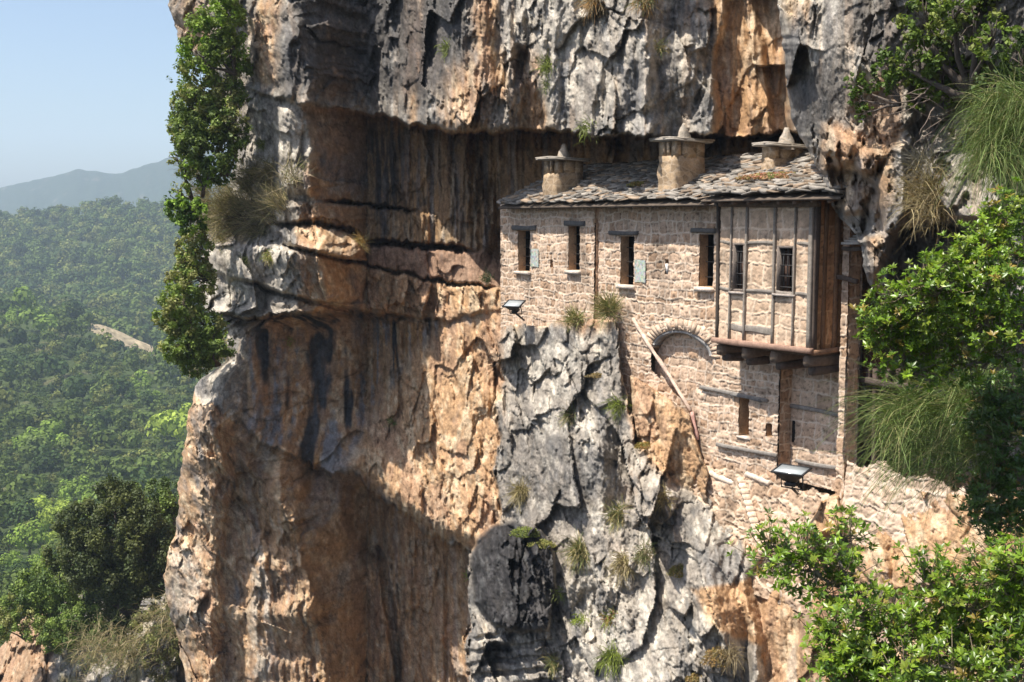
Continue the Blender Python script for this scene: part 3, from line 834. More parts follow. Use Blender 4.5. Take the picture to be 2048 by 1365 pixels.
masonry("pier", house, W(np.array(uP0), np.array(0.), np.array(0.02)), U_DIR, N_DIR, uP1 - uP0, -6.2, .3, seed=14, course=.34, width=.5, res=.022)
masonry("pier", house, W(np.array(uP1), np.array(0.), np.array(.0)), -N_DIR, U_DIR, .32, -6.2, .3, seed=15, course=.36, width=.6, tone=(.95,.88,.8), res=.022)
# rough footing that ties the wall into the rock
uF0, uF1 = UU(1392, .12), UU(1722, .12)
masonry("footing", house, W(np.array(uF0), np.array(0.), np.array(.06)), U_DIR, N_DIR, uF1 - uF0, -8.9, ZZ(1560, 945, .1), seed=18, course=.30, width=.46, rough=1.5, warp=2.8, lean=.16, pale=.12, ragged=.25, mortar_w=.03, tone=(.95,.92,.88))
# inside darkness and reveals of the openings
def opening(r, d, depth, reveal_tone=(1, 1, 1), back=.0):
    u0, u1, z0, z1 = r
    t = np.array((.42,.27,.155)) * np.array(reveal_tone)
    g = Geo()
    for quad in (((u0,d,z0),(u0,d,z1),(u0,d-depth,z1),(u0,d-depth,z0)), ((u1,d,z0),(u1,d-depth,z0),(u1,d-depth,z1),(u1,d,z1)),
                 ((u0,d,z0),(u0,d-depth,z0),(u1,d-depth,z0),(u1,d,z0)), ((u0,d,z1),(u1,d,z1),(u1,d-depth,z1),(u0,d-depth,z1))):
        g.add([W(np.array(a), np.array(c), np.array(b)) for a, b, c in quad], [(0,1,2,3)], t)
    o = g.build("window", plaster_mat, house)
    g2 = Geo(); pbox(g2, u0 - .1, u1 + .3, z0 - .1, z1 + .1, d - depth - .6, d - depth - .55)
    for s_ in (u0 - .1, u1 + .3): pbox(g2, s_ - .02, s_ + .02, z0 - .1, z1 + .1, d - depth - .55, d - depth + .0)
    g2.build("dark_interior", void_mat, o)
    return o
def lintel(o, px0, px1, py0, py1, d):
    g = Geo(); u0, u1 = UU(px0, d), UU(px1, d)
    z = (ZZ(px0, (py0 + py1) / 2, d) + ZZ(px1, (py0 + py1) / 2, d)) / 2; h = ZZ(px0, py0, d) - ZZ(px0, py1, d)
    beam(g, W(np.array(u0), np.array(z), np.array(d + .02)), W(np.array(u1), np.array(z + .02), np.array(d + .02)), .16, h, (.11,.105,.10), seed=int(px0))
    g.build("lintel", wood_mat, o)
def sill(o, px0, px1, py0, py1, d):
    g = Geo(); u0, u1 = UU(px0, d), UU(px1, d); zt = ZZ((px0 + px1) / 2, py0, d); zb = ZZ((px0 + px1) / 2, py1, d)
    pbox(g, u0, u1, zb, zt, d - .12, d + .13, (.62,.52,.43), .012)
    g.build("sill", plaster_mat, o)
def bars(o, r, d, nv, nh):
    g = Geo(); u0, u1, z0, z1 = r
    for k in range(nv):
        u = u0 + (u1 - u0) * (k + 1) / (nv + 1)
        tube(g, [W(np.array(u), np.array(z0), np.array(d)), W(np.array(u), np.array(z1), np.array(d))], .012, 6)
    for k in range(nh):
        z = z0 + (z1 - z0) * (k + .6) / (nh + .4)
        tube(g, [W(np.array(u0), np.array(z), np.array(d + .015)), W(np.array(u1), np.array(z), np.array(d + .015))], .012, 6)
    g.build("bars", iron_mat, o)
def shutter(o, r, d, frac=.45):
    g = Geo(); u0, u1, z0, z1 = r
    m_ = u1 - (u1 - u0) * frac
    pbox(g, m_, u1 - .01, z0 + .01, z1 - .01, d - .04, d, DARKWOOD)
    g.build("shutter", wood_mat, o)
for r, d, lp, sp, nv, nh in ((w1, D_LEFT, (1028,1074,452,461), (1034,1063,543,549), 1, 4), (w2, D_LEFT, (1133,1172,443,453), (1136,1163,541,548), 1, 4),
                     (w3, D_MID, (1222,1279,463,471), (1240,1272,570,578), 1, 3), (w4, D_MID, (1386,1436,458,467), (1398,1432,574,583), 1, 3)):
    o = opening(r, d, .27)
    lintel(o, *lp, d); sill(o, *sp, d); bars(o, r, d - .22, nv, nh)
o = opening(low, D_MID, .5); g = Geo(); beam(g, W(np.array(low[0] - .25), np.array(low[3] + .05), np.array(.03)), W(np.array(low[1] + .45), np.array(low[3] + .02), np.array(.03)), .14, .07, (.16,.15,.14), seed=2); g.build("lintel", wood_mat, o)
g = Geo(); pbox(g, low[0] - .05, low[1] + .06, low[2] - .05, low[2], -.2, .05, (.5,.42,.35), .01); g.build("sill", plaster_mat, o)
opening(tiny, D_MID, .35); opening(slot1, D_LEFT, .3); o = opening(slot2, D_MID, .3)
g = Geo(); tube(g, [W(np.array((slot2[0] + slot2[1]) / 2), np.array(slot2[2] + .0), np.array(-.03)), W(np.array((slot2[0] + slot2[1]) / 2), np.array(slot2[2] + .28), np.array(.03))], [.05, .045], 8, (.6,.55,.5)); g.build("spout", plaster_mat, o)

# --- glazed plaques beside the windows
def plaque_mat():
    m, nt, p = new_mat("mottled_green_plaque")
    L = nt.links.new
    geo = N(nt, "ShaderNodeNewGeometry")
    v = N(nt, "ShaderNodeTexVoronoi", Scale=16.0); L(geo.outputs["Position"], v.inputs["Vector"])
    n = N(nt, "ShaderNodeTexNoise", Scale=14.0, Detail=6.0); L(geo.outputs["Position"], n.inputs["Vector"])
    r = N(nt, "ShaderNodeValToRGB")
    el = r.color_ramp.elements
    el[0].position = .3; el[0].color = (.10, .20, .12, 1); el[1].position = .7; el[1].color = (.36, .36, .26, 1)
    for pos, c in ((.42, (.20,.30,.24,1)), (.52, (.42,.40,.16,1)), (.58, (.22,.32,.30,1)), (.64, (.50,.42,.32,1))):
        e = el.new(pos); e.color = c
    L(n.outputs[0], r.inputs[0])
    mx = N(nt, "ShaderNodeMix", data_type='RGBA'); mx.inputs[0].default_value = .25
    L(r.outputs[0], mx.inputs[6]); L(v.outputs["Color"], mx.inputs[7])
    hs = N(nt, "ShaderNodeHueSaturation"); hs.inputs["Saturation"].default_value = .55; L(mx.outputs[2], hs.inputs["Color"])
    L(hs.outputs[0], p.inputs["Base Color"]); p.inputs["Roughness"].default_value = .7
    return m
pm = plaque_mat()
for (a, b, c, d_), dd in (((1064,1080,498,534), D_LEFT), ((1273,1295,520,565), D_MID)):
    u0, u1, z0, z1 = rect(a, b, c, d_, dd)
    n_ = 10; g = Geo(); vs = []
    for i in range(n_ + 1):
        for j in range(n_ + 1):
            e = .012 * random.uniform(-1, 1)
            vs.append(W(np.array(u0 + (u1 - u0) * i / n_ + e), np.array(z0 + (z1 - z0) * j / n_ + e), np.array(dd + .05 + .004 * random.random())))
    fs = [(i*(n_+1)+j, (i+1)*(n_+1)+j, (i+1)*(n_+1)+j+1, i*(n_+1)+j+1) for i in range(n_) for j in range(n_)]
    g.add(vs, fs); g.build("glazed_plaque", pm, house)

# --- blind arch with its stone ring, recess and bent board
g = Geo()
for k in range(25):
    t0, t1 = math.pi * (k + .08) / 25, math.pi * (k + .92) / 25
    c = []
    hh = random.uniform(.26, .34); dd = random.uniform(.015, .05)
    for dep in (-.3, dd):
        for t, gr in ((t0, -.02), (t1, -.02), (t1, hh), (t0, hh)):
            c.append(W(np.array(ac_u - (a_half + gr) * math.cos(t)), np.array(ac_z + (a_top + gr) * math.sin(t)), np.array(dep)))
    b = random.uniform(.85, 1.1)
    g.add(c, [(0,3,2,1),(4,5,6,7),(0,1,5,4),(1,2,6,5),(2,3,7,6),(3,0,4,7)], np.array((.52,.39,.285)) * b)
g.build("arch_ring", plaster_mat, house)
masonry("recess_wall", house, W(np.array(ac_u - a_half - .2), np.array(0.), np.array(-.3)), U_DIR, N_DIR, 2 * a_half + .4, ac_z - 1.6, ac_z + a_top + .2, seed=21, course=.3)
g = Geo(); vs, fs = [], []
nn = 22
for k in range(nn + 1):
    t = math.pi * (.06 + .92 * k / nn)
    th = .16 + .14 * smooth(.5, .75, k / nn)
    for gr, dp in ((-.02, -.28), (-.02, .0), (-.02 - th * .45, .0), (-.02 - th * .45, -.28)):
        vs.append(W(np.array(ac_u - (a_half + gr) * math.cos(t)), np.array(ac_z + (a_top + gr) * math.sin(t)), np.array(dp)))
for k in range(nn):
    for j in range(4): fs.append((k*4+j, k*4+(j+1)%4, (k+1)*4+(j+1)%4, (k+1)*4+j))
fs += [(0,1,2,3), (nn*4+3, nn*4+2, nn*4+1, nn*4)]
g.add(vs, fs, (.30,.285,.27)); g.build("arch_board", wood_mat, house)

# --- timber lacing beams let into the lower wall
for a, b, c, d_, dd in ((1405,775,1540,800,.05), (1588,812,1690,830,D_RIGHT + .06), (1440,887,1560,912,.06), (1600,920,1690,936,D_RIGHT + .07)):
    u0, z0 = uz(a, b, dd); u1, z1 = uz(c, d_, dd)
    g = Geo(); beam(g, W(np.array(u0), np.array(z0), np.array(dd)), W(np.array(u1), np.array(z1), np.array(dd)), .08, .09, (.24,.215,.19), seed=a); g.build("lacing_beam", wood_mat, house)

# --- jettied bay
b0, b1 = UU(1438, D_BAY), UU(1629, D_BAY)
zb0, zb1 = ZZ(1530, 688, D_BAY), ZZ(1530, 414, D_BAY)
v1 = rect(1468,1492,486,583,D_BAY); v2 = rect(1557,1592,492,588,D_BAY)
bay = masonry("bay", house, W(np.array(b0), np.array(0.), np.array(D_BAY)), U_DIR, N_DIR, b1 - b0, zb0, zb1 + .25, [sh(v1, b0), sh(v2, b0)], seed=31, course=.42, width=.40, rough=.6, pale=.42, tone=(1.05,1.0,.94), mortar_w=.026, res=.022)
masonry("bay_side", house, W(np.array(b1), np.array(0.), np.array(D_BAY - .0)), -N_DIR, U_DIR, D_BAY + .45, zb0, zb1 + .25, seed=32, course=.5, width=1.2, rough=.5, tone=(.95,.72,.5), res=.03)
masonry("bay_side", house, W(np.array(b0), np.array(0.), np.array(0)), N_DIR, -U_DIR, D_BAY, zb0, zb1 + .25, seed=33, course=.4, width=.4, rough=.5, res=.04)
def zline(px, py): return ZZ(px, py, D_BAY)
g_posts = ((1440, .085, DARKWOOD), (1466, .045, GREYWOOD), (1496, .065, GREYWOOD), (1553, .065, GREYWOOD), (1594, .04, GREYWOOD), (1626, .11, GREYWOOD))
for px, wd, cl in g_posts:
    g = Geo(); u = UU(px, D_BAY)
    beam(g, W(np.array(u), np.array(zb0), np.array(D_BAY + .025)), W(np.array(u), np.array(zb1 + .1), np.array(D_BAY + .025)), wd, .10, cl, seed=px, bend=.02, n=9)
    g.build("timber_post", wood_mat, bay)
for py_, us_ in ((486, ((1441,1466),(1497,1552),(1595,1625))), (583, ((1441,1467),(1497,1552),(1557,1592),(1595,1625))), (661, ((1467,1495),(1498,1551)))):
    for xa, xb in us_:
        za = ZZ(1530, py_, D_BAY)
        g = Geo(); beam(g, W(np.array(UU(xa, D_BAY)), np.array(za), np.array(D_BAY + .01)), W(np.array(UU(xb, D_BAY)), np.array(za), np.array(D_BAY + .01)), .05, .07 if py_ < 640 else .16, (.26,.225,.19), seed=xa)
        g.build("timber_rail", wood_mat, bay)
for r in (v1, v2):
    u0, u1, z0, z1 = r
    g = Geo()
    for q in (((u0, u0 + .05, z0, z1)), ((u1 - .05, u1, z0, z1)), ((u0, u1, z1 - .06, z1)), ((u0, u1, z0, z0 + .05))):
        pbox(g, q[0], q[1], q[2], q[3], D_BAY - .2, D_BAY + .02, (.16,.13,.11), .004)
    o = g.build("window", wood_mat, house)
    bars(o, r, D_BAY - .06, 3, 4)
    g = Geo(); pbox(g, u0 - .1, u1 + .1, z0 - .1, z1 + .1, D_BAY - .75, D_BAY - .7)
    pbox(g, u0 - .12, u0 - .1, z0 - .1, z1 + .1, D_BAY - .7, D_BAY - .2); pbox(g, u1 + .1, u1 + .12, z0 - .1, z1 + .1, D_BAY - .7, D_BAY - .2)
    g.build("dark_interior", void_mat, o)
    g = Geo(); pbox(g, u0 - .06, u1 + .06, z0 - .06, z0 - .005, D_BAY - .05, D_BAY + .09, (.36,.31,.27), .006); g.build("sill", wood_mat, o)
    g = Geo(); pbox(g, u0 + .05, u0 + .22, z0 + .05, z1 - .06, D_BAY - .19, D_BAY - .16, (.10,.06,.045)); g.build("shutter", wood_mat, o)
# corner boards of the bay's near side
for dd, wd, cl in ((D_BAY - .06, .14, (.10,.075,.06)), (.42, .10, (.21,.115,.06)), (.06, .13, (.24,.14,.08))):
    g = Geo(); beam(g, W(np.array(b1 + .03), np.array(zb0 - .02), np.array(dd)), W(np.array(b1 + .03), np.array(zb1 + .1), np.array(dd)), .08, wd, cl, seed=int(dd * 100), bend=.01, n=8); g.build("corner_board", wood_mat, bay)
# sill plate and floor of the bay
g = Geo()
beam(g, W(np.array(b0 - .06), np.array(zb0 - .03), np.array(D_BAY + .06)), W(np.array(b1 + .08), np.array(zb0 - .03), np.array(D_BAY + .06)), .16, .13, (.30,.19,.14), seed=5, n=12)
beam(g, W(np.array(b1 + .05), np.array(zb0 - .04), np.array(D_BAY)), W(np.array(b1 + .05), np.array(zb0 - .04), np.array(-.4)), .12, .11, (.26,.15,.09), seed=6)
g.build("sill_plate", wood_mat, house)
g = Geo(); pbox(g, b0, b1, zb0 - .14, zb0 - .06, -.4, D_BAY, (.12,.085,.06)); g.build("bay_floor", wood_mat, house)
for k, px in enumerate((1440, 1489, 1548, 1614)):
    g = Geo(); u = UU(px, D_BAY)
    beam(g, W(np.array(u + .1), np.array(zb0 - .26), np.array(D_BAY + .02)), W(np.array(u + .1), np.array(zb0 - .26), np.array(-.45)), .19, .24, (.15,.11,.08), seed=k, chamfer=.2)
    beam(g, W(np.array(u + .1), np.array(zb0 - .47), np.array(D_BAY - .14)), W(np.array(u + .1), np.array(zb0 - .47), np.array(-.45)), .18, .20, (.10,.075,.06), seed=k + 9, chamfer=.22)
    g.build("bracket", wood_mat, house)

# --- slate roof
E_MAIN, E_BAY, Z_EAVE, Z_BAY = .58, 1.25, .42, .50
bayu = UU(1430, D_BAY)
def roof_z(u, d):
    m_ = Z_EAVE + .445 * (E_MAIN - d)
    if u > bayu: m_ = max(m_, Z_BAY + .285 * (E_BAY - d))
    return m_
u_end = UU(1672, 1.0) + .3
uS = UU(992, E_MAIN)
g = Geo()
r3 = random.Random(11)
step = .095
row = 0
d = E_BAY
while d > -2.0:
    ex = max(0, E_MAIN - d)
    u = (uS if d <= E_MAIN + .02 else bayu + .05) + r3.uniform(-.08, .05)
    while u < u_end:
        wd = r3.uniform(.14, .45)
        u2 = min(u + wd, u_end + .1)
        th = r3.uniform(.025, .075); ln = r3.uniform(.3, .46)
        um = (u + u2) / 2
        if not (d > E_MAIN + .02 and um < bayu):
            da = d + r3.uniform(-.05, .05); db = da - ln
            zl = r3.uniform(.0, .06)
            za, zb_ = roof_z(um, da) + zl + .07, roof_z(um, db) + zl * .3 - .012
            tilt = r3.uniform(-.035, .035)
            sk = r3.uniform(-.04, .04); cut = r3.uniform(.0, .06)
            c = [W(np.array(u + cut), np.array(za - tilt), np.array(da + sk)), W(np.array(u2 - r3.uniform(0, .05)), np.array(za + tilt), np.array(da - sk)),
                 W(np.array(u2), np.array(zb_ + tilt), np.array(db)), W(np.array(u), np.array(zb_ - tilt), np.array(db))]
            top = [p + np.array([0, 0, th]) for p in c]
            b = r3.uniform(.5, 1.4); w_ = r3.random()
            colr = np.array((.235,.21,.18)) * b if w_ < .7 else np.array((.27,.20,.14)) * b
            g.add(c + top, BOXF, colr)
        u = u2 + r3.uniform(0, .02)
    d -= step; row += 1
roof = g.build("roof", slate_mat, house)
# boards and rafter ends below the slates
g = Geo()
for (ua, ub, dd) in ((uS + .05, bayu, E_MAIN), (bayu, u_end, E_BAY)):
    c = []
    um = (ua + ub) / 2
    for d_ in np.linspace(dd - .04, -2.3, 20):
        for uu in (ua, ub):
            c.append(W(np.array(uu), np.array(roof_z(um + .001, d_) - .05), np.array(d_)))
    lo = [p - np.array([0, 0, .05]) for p in c]
    nc = len(c)
    g.add(lo + c, [(2*i, 2*i+1, 2*i+3, 2*i+2) for i in range(nc//2-1)] + [(nc+2*i, nc+2*i+2, nc+2*i+3, nc+2*i+1) for i in range(nc//2-1)] + [(0, nc, nc+1, 1)], (.11,.085,.065))
g.build("roof_boards", wood_mat, roof)
k = 0
u = bayu + .1
while u < u_end - .2:
    g = Geo(); beam(g, W(np.array(u), np.array(roof_z(u, E_BAY - .08) - .13), np.array(E_BAY - .08)), W(np.array(u), np.array(roof_z(u, -.3) - .13), np.array(-.3)), .09, .10, (.13,.09,.065), seed=k); g.build("rafter", wood_mat, roof)
    u += .48; k += 1
g = Geo(); beam(g, W(np.array(b0 - .1), np.array(zb1 + .06), np.array(D_BAY + .03)), W(np.array(b1 + .15), np.array(zb1 + .06), np.array(D_BAY + .03)), .13, .13, (.15,.11,.08), seed=77, n=12); g.build("wall_plate", wood_mat, house)

# --- chimneys
def px_of(u, d):
    p = W(np.array(u), np.array(0.), np.array(d)); return CX + F_PX * p[0] / p[1] * math.cos(PITCH) ** 0
def side_depth(u, d, px_target):
    lo, hi = 0.05, 3.0
    for _ in range(30):
        mid = (lo + hi) / 2
        if px_of(u, d - mid) < px_target: lo = mid
        else: hi = mid
    return lo
def chimney(px0, px1, px2, d, py_base, py_cap, fin, tone, cap_over=.16, round_top=False):
    u0, u1 = UU(px0, d), UU(px1, d)
    dep = side_depth(u1, d, px2)
    z0 = ZZ(px0, py_base, d) - .25; zt = ZZ(px0, py_cap, d)
    op = min(.36, (zt - z0) * .27)
    r = random.Random(px0)
    g = Geo(); ns = 9
    zs_ = zt - op
    # shaft in uneven rings
    vs, fs = [], []
    ring = 16
    for i in range(ns + 1):
        t = i / ns; z = z0 + (zs_ - z0) * t
        sw = 1 + .05 * (1 - t) + (.05 if .60 < t < .72 else 0)
        um, dm = (u0 + u1) / 2, d - dep / 2
        for q in range(ring):
            s_ = q / ring * 4; e = int(s_); f = s_ - e
            cu, cd = ((-1 + 2*f, 1), (1, 1 - 2*f), (1 - 2*f, -1), (-1, -1 + 2*f))[e]
            vs.append(W(np.array(um + cu * (u1 - u0) / 2 * sw + r.uniform(-.018, .018)), np.array(z + r.uniform(-.015, .015)), np.array(dm + cd * dep / 2 * sw + r.uniform(-.018, .018))))
    for i in range(ns):
        for q in range(ring): fs.append((i*ring+q, i*ring+(q+1)%ring, (i+1)*ring+(q+1)%ring, (i+1)*ring+q))
    fs.append(tuple(range(ns*ring, (ns+1)*ring)))
    g.add(vs, fs, np.array((.43,.31,.195)) * tone)
    # posts round the smoke openings
    pw = .19
    du = (u1 - u0)
    for (a, b, c_, e) in ((u0, u0+pw, d-pw, d), (u1-pw*.8, u1, d-pw, d), (u0+du*.44, u0+du*.44+.08, d-.1, d-.01), (u0, u0+pw, d-dep, d-dep+pw*1.6), (u1-pw, u1, d-dep, d-dep+pw*1.5), (u1-pw, u1, d-dep*.74, d-dep*.26)):
        pbox(g, a, b, zs_ - .02, zt + .02, c_, e, np.array((.40,.29,.18)) * tone, .012)
    pbox(g, u0 + pw, u1 - pw, zs_ - .02, zt, d - dep + pw, d - pw * 2.2, (.03,.025,.02))
    ch = g.build("chimney", chimney_mat, house)
    g = Geo()
    for k in range(2):
        ov = cap_over * (1.1 - .25 * k)
        zc = zt + .02 + k * .045
        n_ = 16; vs = []
        for zz_ in (zc, zc + .04):
            for q in range(n_):
                e_, f_ = divmod(q / 4, 1); cu, cd = ((-1 + 2*f_, 1), (1, 1 - 2*f_), (1 - 2*f_, -1), (-1, -1 + 2*f_))[int(e_)]
                jr = 1 + .09 * math.sin(q * 2.3 + k * 1.7)
                vs.append(W(np.array((u0+u1)/2 + cu * (du/2 + ov) * jr), np.array(zz_ + .03 * cd + .015 * math.sin(q)), np.array(d - dep/2 + cd * (dep/2 + ov) * jr)))
        fs = [(q, n_+q, n_+(q+1)%n_, (q+1)%n_) for q in range(n_)] + [tuple(range(n_)), tuple(range(n_, 2*n_))[::-1]]
        g.add(vs, fs, np.array((.34,.30,.25)) * r.uniform(.85, 1.15))
    g.build("chimney_cap", slate_mat, ch)
    g = Geo(); fx0, fx1, fy0, fy1 = fin
    dfin = d - dep * .45
    um = UU((fx0 + fx1) / 2, dfin); hw = (UU(fx1, dfin) - UU(fx0, dfin)) / 2
    zf0, zf1 = ZZ((fx0+fx1)/2, fy1, dfin) - .08, ZZ((fx0+fx1)/2, fy0, dfin)
    vs, fs = [], []; n_ = 12
    prof = ((0,1.0),(.15,.92),(.35,.74),(.55,.56),(.72,.42),(.88,.30),(.97,.17))
    for t, w_ in prof:
        for q in range(n_):
            an = 2 * math.pi * q / n_
            rr = hw * w_ * r.uniform(.74, 1.14)
            vs.append(W(np.array(um + rr * math.cos(an)), np.array(zf0 + (zf1 - zf0) * (t + r.uniform(-.015, .015))), np.array(dfin + rr * math.sin(an))))
    for i in range(len(prof) - 1):
        for q in range(n_): fs.append((i*n_+q, i*n_+(q+1)%n_, (i+1)*n_+(q+1)%n_, (i+1)*n_+q))
    fs.append(tuple(range((len(prof)-1)*n_, len(prof)*n_)))
    g.add(vs, fs, (.33,.29,.24)); g.build("finial", chimney_mat, ch)
chimney(1087, 1114, 1165, .15, 405, 324, (1117,1137,287,318), .95)
chimney(1316, 1349, 1405, .10, 399, 287, (1353,1377,246,280), 1.05)
chimney(1521, 1544, 1601, -.9, 350, 297, (1553,1584,254,294), 1.0)

# --- little slate canopy over the passage door beside the bay
g = Geo()
for k in range(4):
    dd = .36 - k * .13
    ua, ub = UU(1686, .3), UU(1724, .3)
    z = ZZ(1703, 489, .3) + k * .05
    pbox(g, ua - .03 * (k % 2), ub, z, z + .045, dd - .3, dd, np.array((.42,.39,.35)) * random.uniform(.85, 1.1), .015)
g.build("door_canopy", slate_mat, house)
g = Geo(); beam(g, W(np.array(UU(1688, .2)), np.array(ZZ(1700, 493, .2) - .05), np.array(.1)), W(np.array(UU(1724, .2)), np.array(ZZ(1700, 493, .2) - .05), np.array(.1)), .25, .09, (.09,.07,.055), seed=3); g.build("door_lintel", wood_mat, house)
g = Geo(); beam(g, W(np.array(uP0 - .08), np.array(ZZ(1700, 556, .05)), np.array(.08)), W(np.array(uP1 + .25), np.array(ZZ(1700, 562, .05)), np.array(.05)), .09, .1, (.11,.085,.07), seed=4); g.build("lacing_beam", wood_mat, house)

# --- mortar-covered channels running down the wall
def ridge(name, pts, rad, col, d0):
    g = Geo(); P = []
    for i in range(len(pts) - 1):
        for t in np.linspace(0, 1, 7)[:-1 if i < len(pts) - 2 else None]:
            x = pts[i][0] + (pts[i+1][0] - pts[i][0]) * t; y = pts[i][1] + (pts[i+1][1] - pts[i][1]) * t
            dd = d0(x, y) if callable(d0) else d0
            u, z = uz(x, y, dd)
            P.append(W(np.array(u + random.uniform(-.012, .012)), np.array(z), np.array(dd)))
    tube(g, P, [rad * random.uniform(.8, 1.2) for _ in P], 8, col)
    g.build(name, plaster_mat, house)
ridge("drain_pipe", [(1268,638),(1300,690),(1342,752),(1386,822)], .055, (.56,.42,.33), .035)
ridge("drain_pipe", [(1388,824),(1400,880)], .05, (.5,.30,.25), .1)
ridge("mortar_band", [(1414,938),(1440,952),(1476,966)], .085, (.64,.52,.41), .13)
ridge("mortar_band", [(1500,948),(1520,955),(1548,966)], .08, (.62,.5,.40), .12)
g = Geo()
P0 = np.array(W(np.array(uz(1491, 955, .12)[0]), np.array(uz(1491, 955, .12)[1]), np.array(.16)))
P1 = np.array(W(np.array(uz(1548, 1105, .45)[0]), np.array(uz(1548, 1105, .45)[1]), np.array(.62)))
for k in range(13):
    a = P0 + (P1 - P0) * k / 13; b = P0 + (P1 - P0) * (k + .97) / 13
    beam(g, a, b, .20, .09, np.array((.60,.46,.34)) * random.uniform(.9, 1.1), bend=.004, n=2, seed=k, chamfer=.08)
g.build("drain_channel", plaster_mat, house)

# ------------------------------------------------------------------ passage right of the house: dark back wall, gate, balustrade, retaining wall
g = Geo()
pr = empty("wooden_gallery", W(np.array(UU(1800, -.6)), np.array(-4.4), np.array(-.6)).tolist(), "dark timber gallery with a red-brown board door in the passage right of the house", "gallery")
for k in range(4):
    g = Geo(); u = UU(1738 + k * 11, -.9)
    beam(g, W(np.array(u), np.array(ZZ(1760, 765, -.9)), np.array(-.9)), W(np.array(u), np.array(ZZ(1760, 640, -.9)), np.array(-.9)), .13, .04, np.array((.12,.05,.035)) * random.uniform(.7, 1.2), seed=k, bend=.005); g.build("door_board", wood_mat, pr)
for (a, b, c, d_) in ((1722,757,1800,770), (1800,770,1925,792)):
    g = Geo(); beam(g, W(np.array(UU(a, -.55)), np.array(ZZ(a, b, -.55)), np.array(-.55)), W(np.array(UU(c, -.55)), np.array(ZZ(c, d_, -.55)), np.array(-.55)), .14, .14, (.10,.075,.065), seed=a); g.build("rail", wood_mat, pr)
for px in (1728, 1745, 1762, 1785, 1808, 1830, 1852, 1875, 1900):
    g = Geo(); beam(g, W(np.array(UU(px, -.6)), np.array(ZZ(px, 955 if px in (1762, 1830, 1900) else 775, -.6)), np.array(-.62)), W(np.array(UU(px, -.6)), np.array(ZZ(px, 738, -.6)), np.array(-.62)), .1, .1, (.085,.06,.05), seed=px); g.build("post", wood_mat, pr)

uT0, uT1 = UU(1700, .3), UU(1945, .3)
rw = masonry("retaining_wall", None, W(np.array(uT0), np.array(0.), np.array(.1)), U_DIR, N_DIR, uT1 - uT0, ZZ(1830, 1160, .3), ZZ(1830, 935, .3), seed=41, course=.26, width=.4, rough=1.3, warp=2.2, pale=.25, mortar_w=.03, ragged=.3, lean=.1)
tag(rw, "pale rubble retaining wall with a ragged top below the timber gallery", "wall")

# ------------------------------------------------------------------ two floodlights
def floodlight(px, py, Y, size, yaw, pitch, label):
    p = at(px, py, Y)
    r = empty("floodlight", p.tolist(), label, "floodlight", None)
    M = Matrix.Rotation(yaw, 4, 'Z') @ Matrix.Rotation(pitch, 4, 'X')
    tr = lambda c: (np.array(p) + np.array([list((M @ Vector(q)).xyz) for q in c]))
    s, h = size / 2, size * .36
    g = Geo()
    g.add(tr([(-s,-h,0),(s,-h,0),(s,h,0),(-s,h,0),(-s*.45,-h*.5,-size*.33),(s*.45,-h*.5,-size*.33),(s*.45,h*.6,-size*.33),(-s*.45,h*.6,-size*.33)]), [(3,2,6,7),(0,4,5,1),(1,5,6,2),(2,6,7,3),(3,7,4,0),(4,7,6,5)])
    for k in range(4):
        g.add(tr([(-s*.35, h*.3*k-h*.5, -size*.5),(s*.35, h*.3*k-h*.5, -size*.5),(s*.35, h*.3*k-h*.44, -size*.5),(-s*.35, h*.3*k-h*.44, -size*.5),
                  (-s*.4, h*.3*k-h*.5, -size*.38),(s*.4, h*.3*k-h*.5, -size*.38),(s*.4, h*.3*k-h*.44, -size*.38),(-s*.4, h*.3*k-h*.44, -size*.38)]), BOXF)
    g.build("housing", metal_mat, r)
    g = Geo()
    e = .03
    for (a, b, c, d_) in ((-s-e, s+e, -h-e, -h+.01), (-s-e, s+e, h-.01, h+e), (-s-e, -s+.01, -h+.012, h-.012), (s-.01, s+e, -h+.012, h-.012)):
        g.add(tr([(a,c,-.012),(b,c,-.012),(b,d_,-.012),(a,d_,-.012),(a,c,.022),(b,c,.022),(b,d_,.022),(a,d_,.022)]), BOXF)
    g.build("rim", metal_mat, r)
    g = Geo(); g.add(tr([(-s+.012,-h+.012,.002),(s-.012,-h+.012,.002),(s-.012,h-.012,.002),(-s+.012,h-.012,.002),(-s+.012,-h+.012,.012),(s-.012,-h+.012,.012),(s-.012,h-.012,.012),(-s+.012,h-.012,.012)]), BOXF)
    g.build("glass", lamp_glass, r)
    g = Geo()
    q = [(-s*.75, 0, -size*.12), (-s*.75, 0, -size*.62), (s*.75, 0, -size*.62), (s*.75, 0, -size*.12)]
    tube(g, [tr([c])[0] for c in q], .02, 6)
    base = tr([(0, 0, -size*.62)])[0]
    tube(g, [base, base + np.array([.25, .5, -.25])], .03, 6)
    g.build("bracket", iron_mat, r)
    return r
floodlight(1028, 608, 35.0, .56, math.radians(-30), math.radians(24), "dark floodlight tilted up on the rock at the far corner of the house")
floodlight(1583, 941, 24.6, .68, math.radians(-38), math.radians(9), "dark floodlight lying face up on the footing below the bay")
# ------------------------------------------------------------------ the valley behind: hills, mountains, forest
def crest_near(px): return ip(px, (-1500,560),(0,612),(90,630),(200,655),(300,690),(345,706),(600,720),(3500,720))
def crest_far(px): return ip(px, (-1500,450),(0,436),(60,432),(110,424),(200,412),(260,407),(345,412),(900,400),(3500,400))
def z_of(py, Y): return at(0 * py + CX, py, Y)[..., 2]

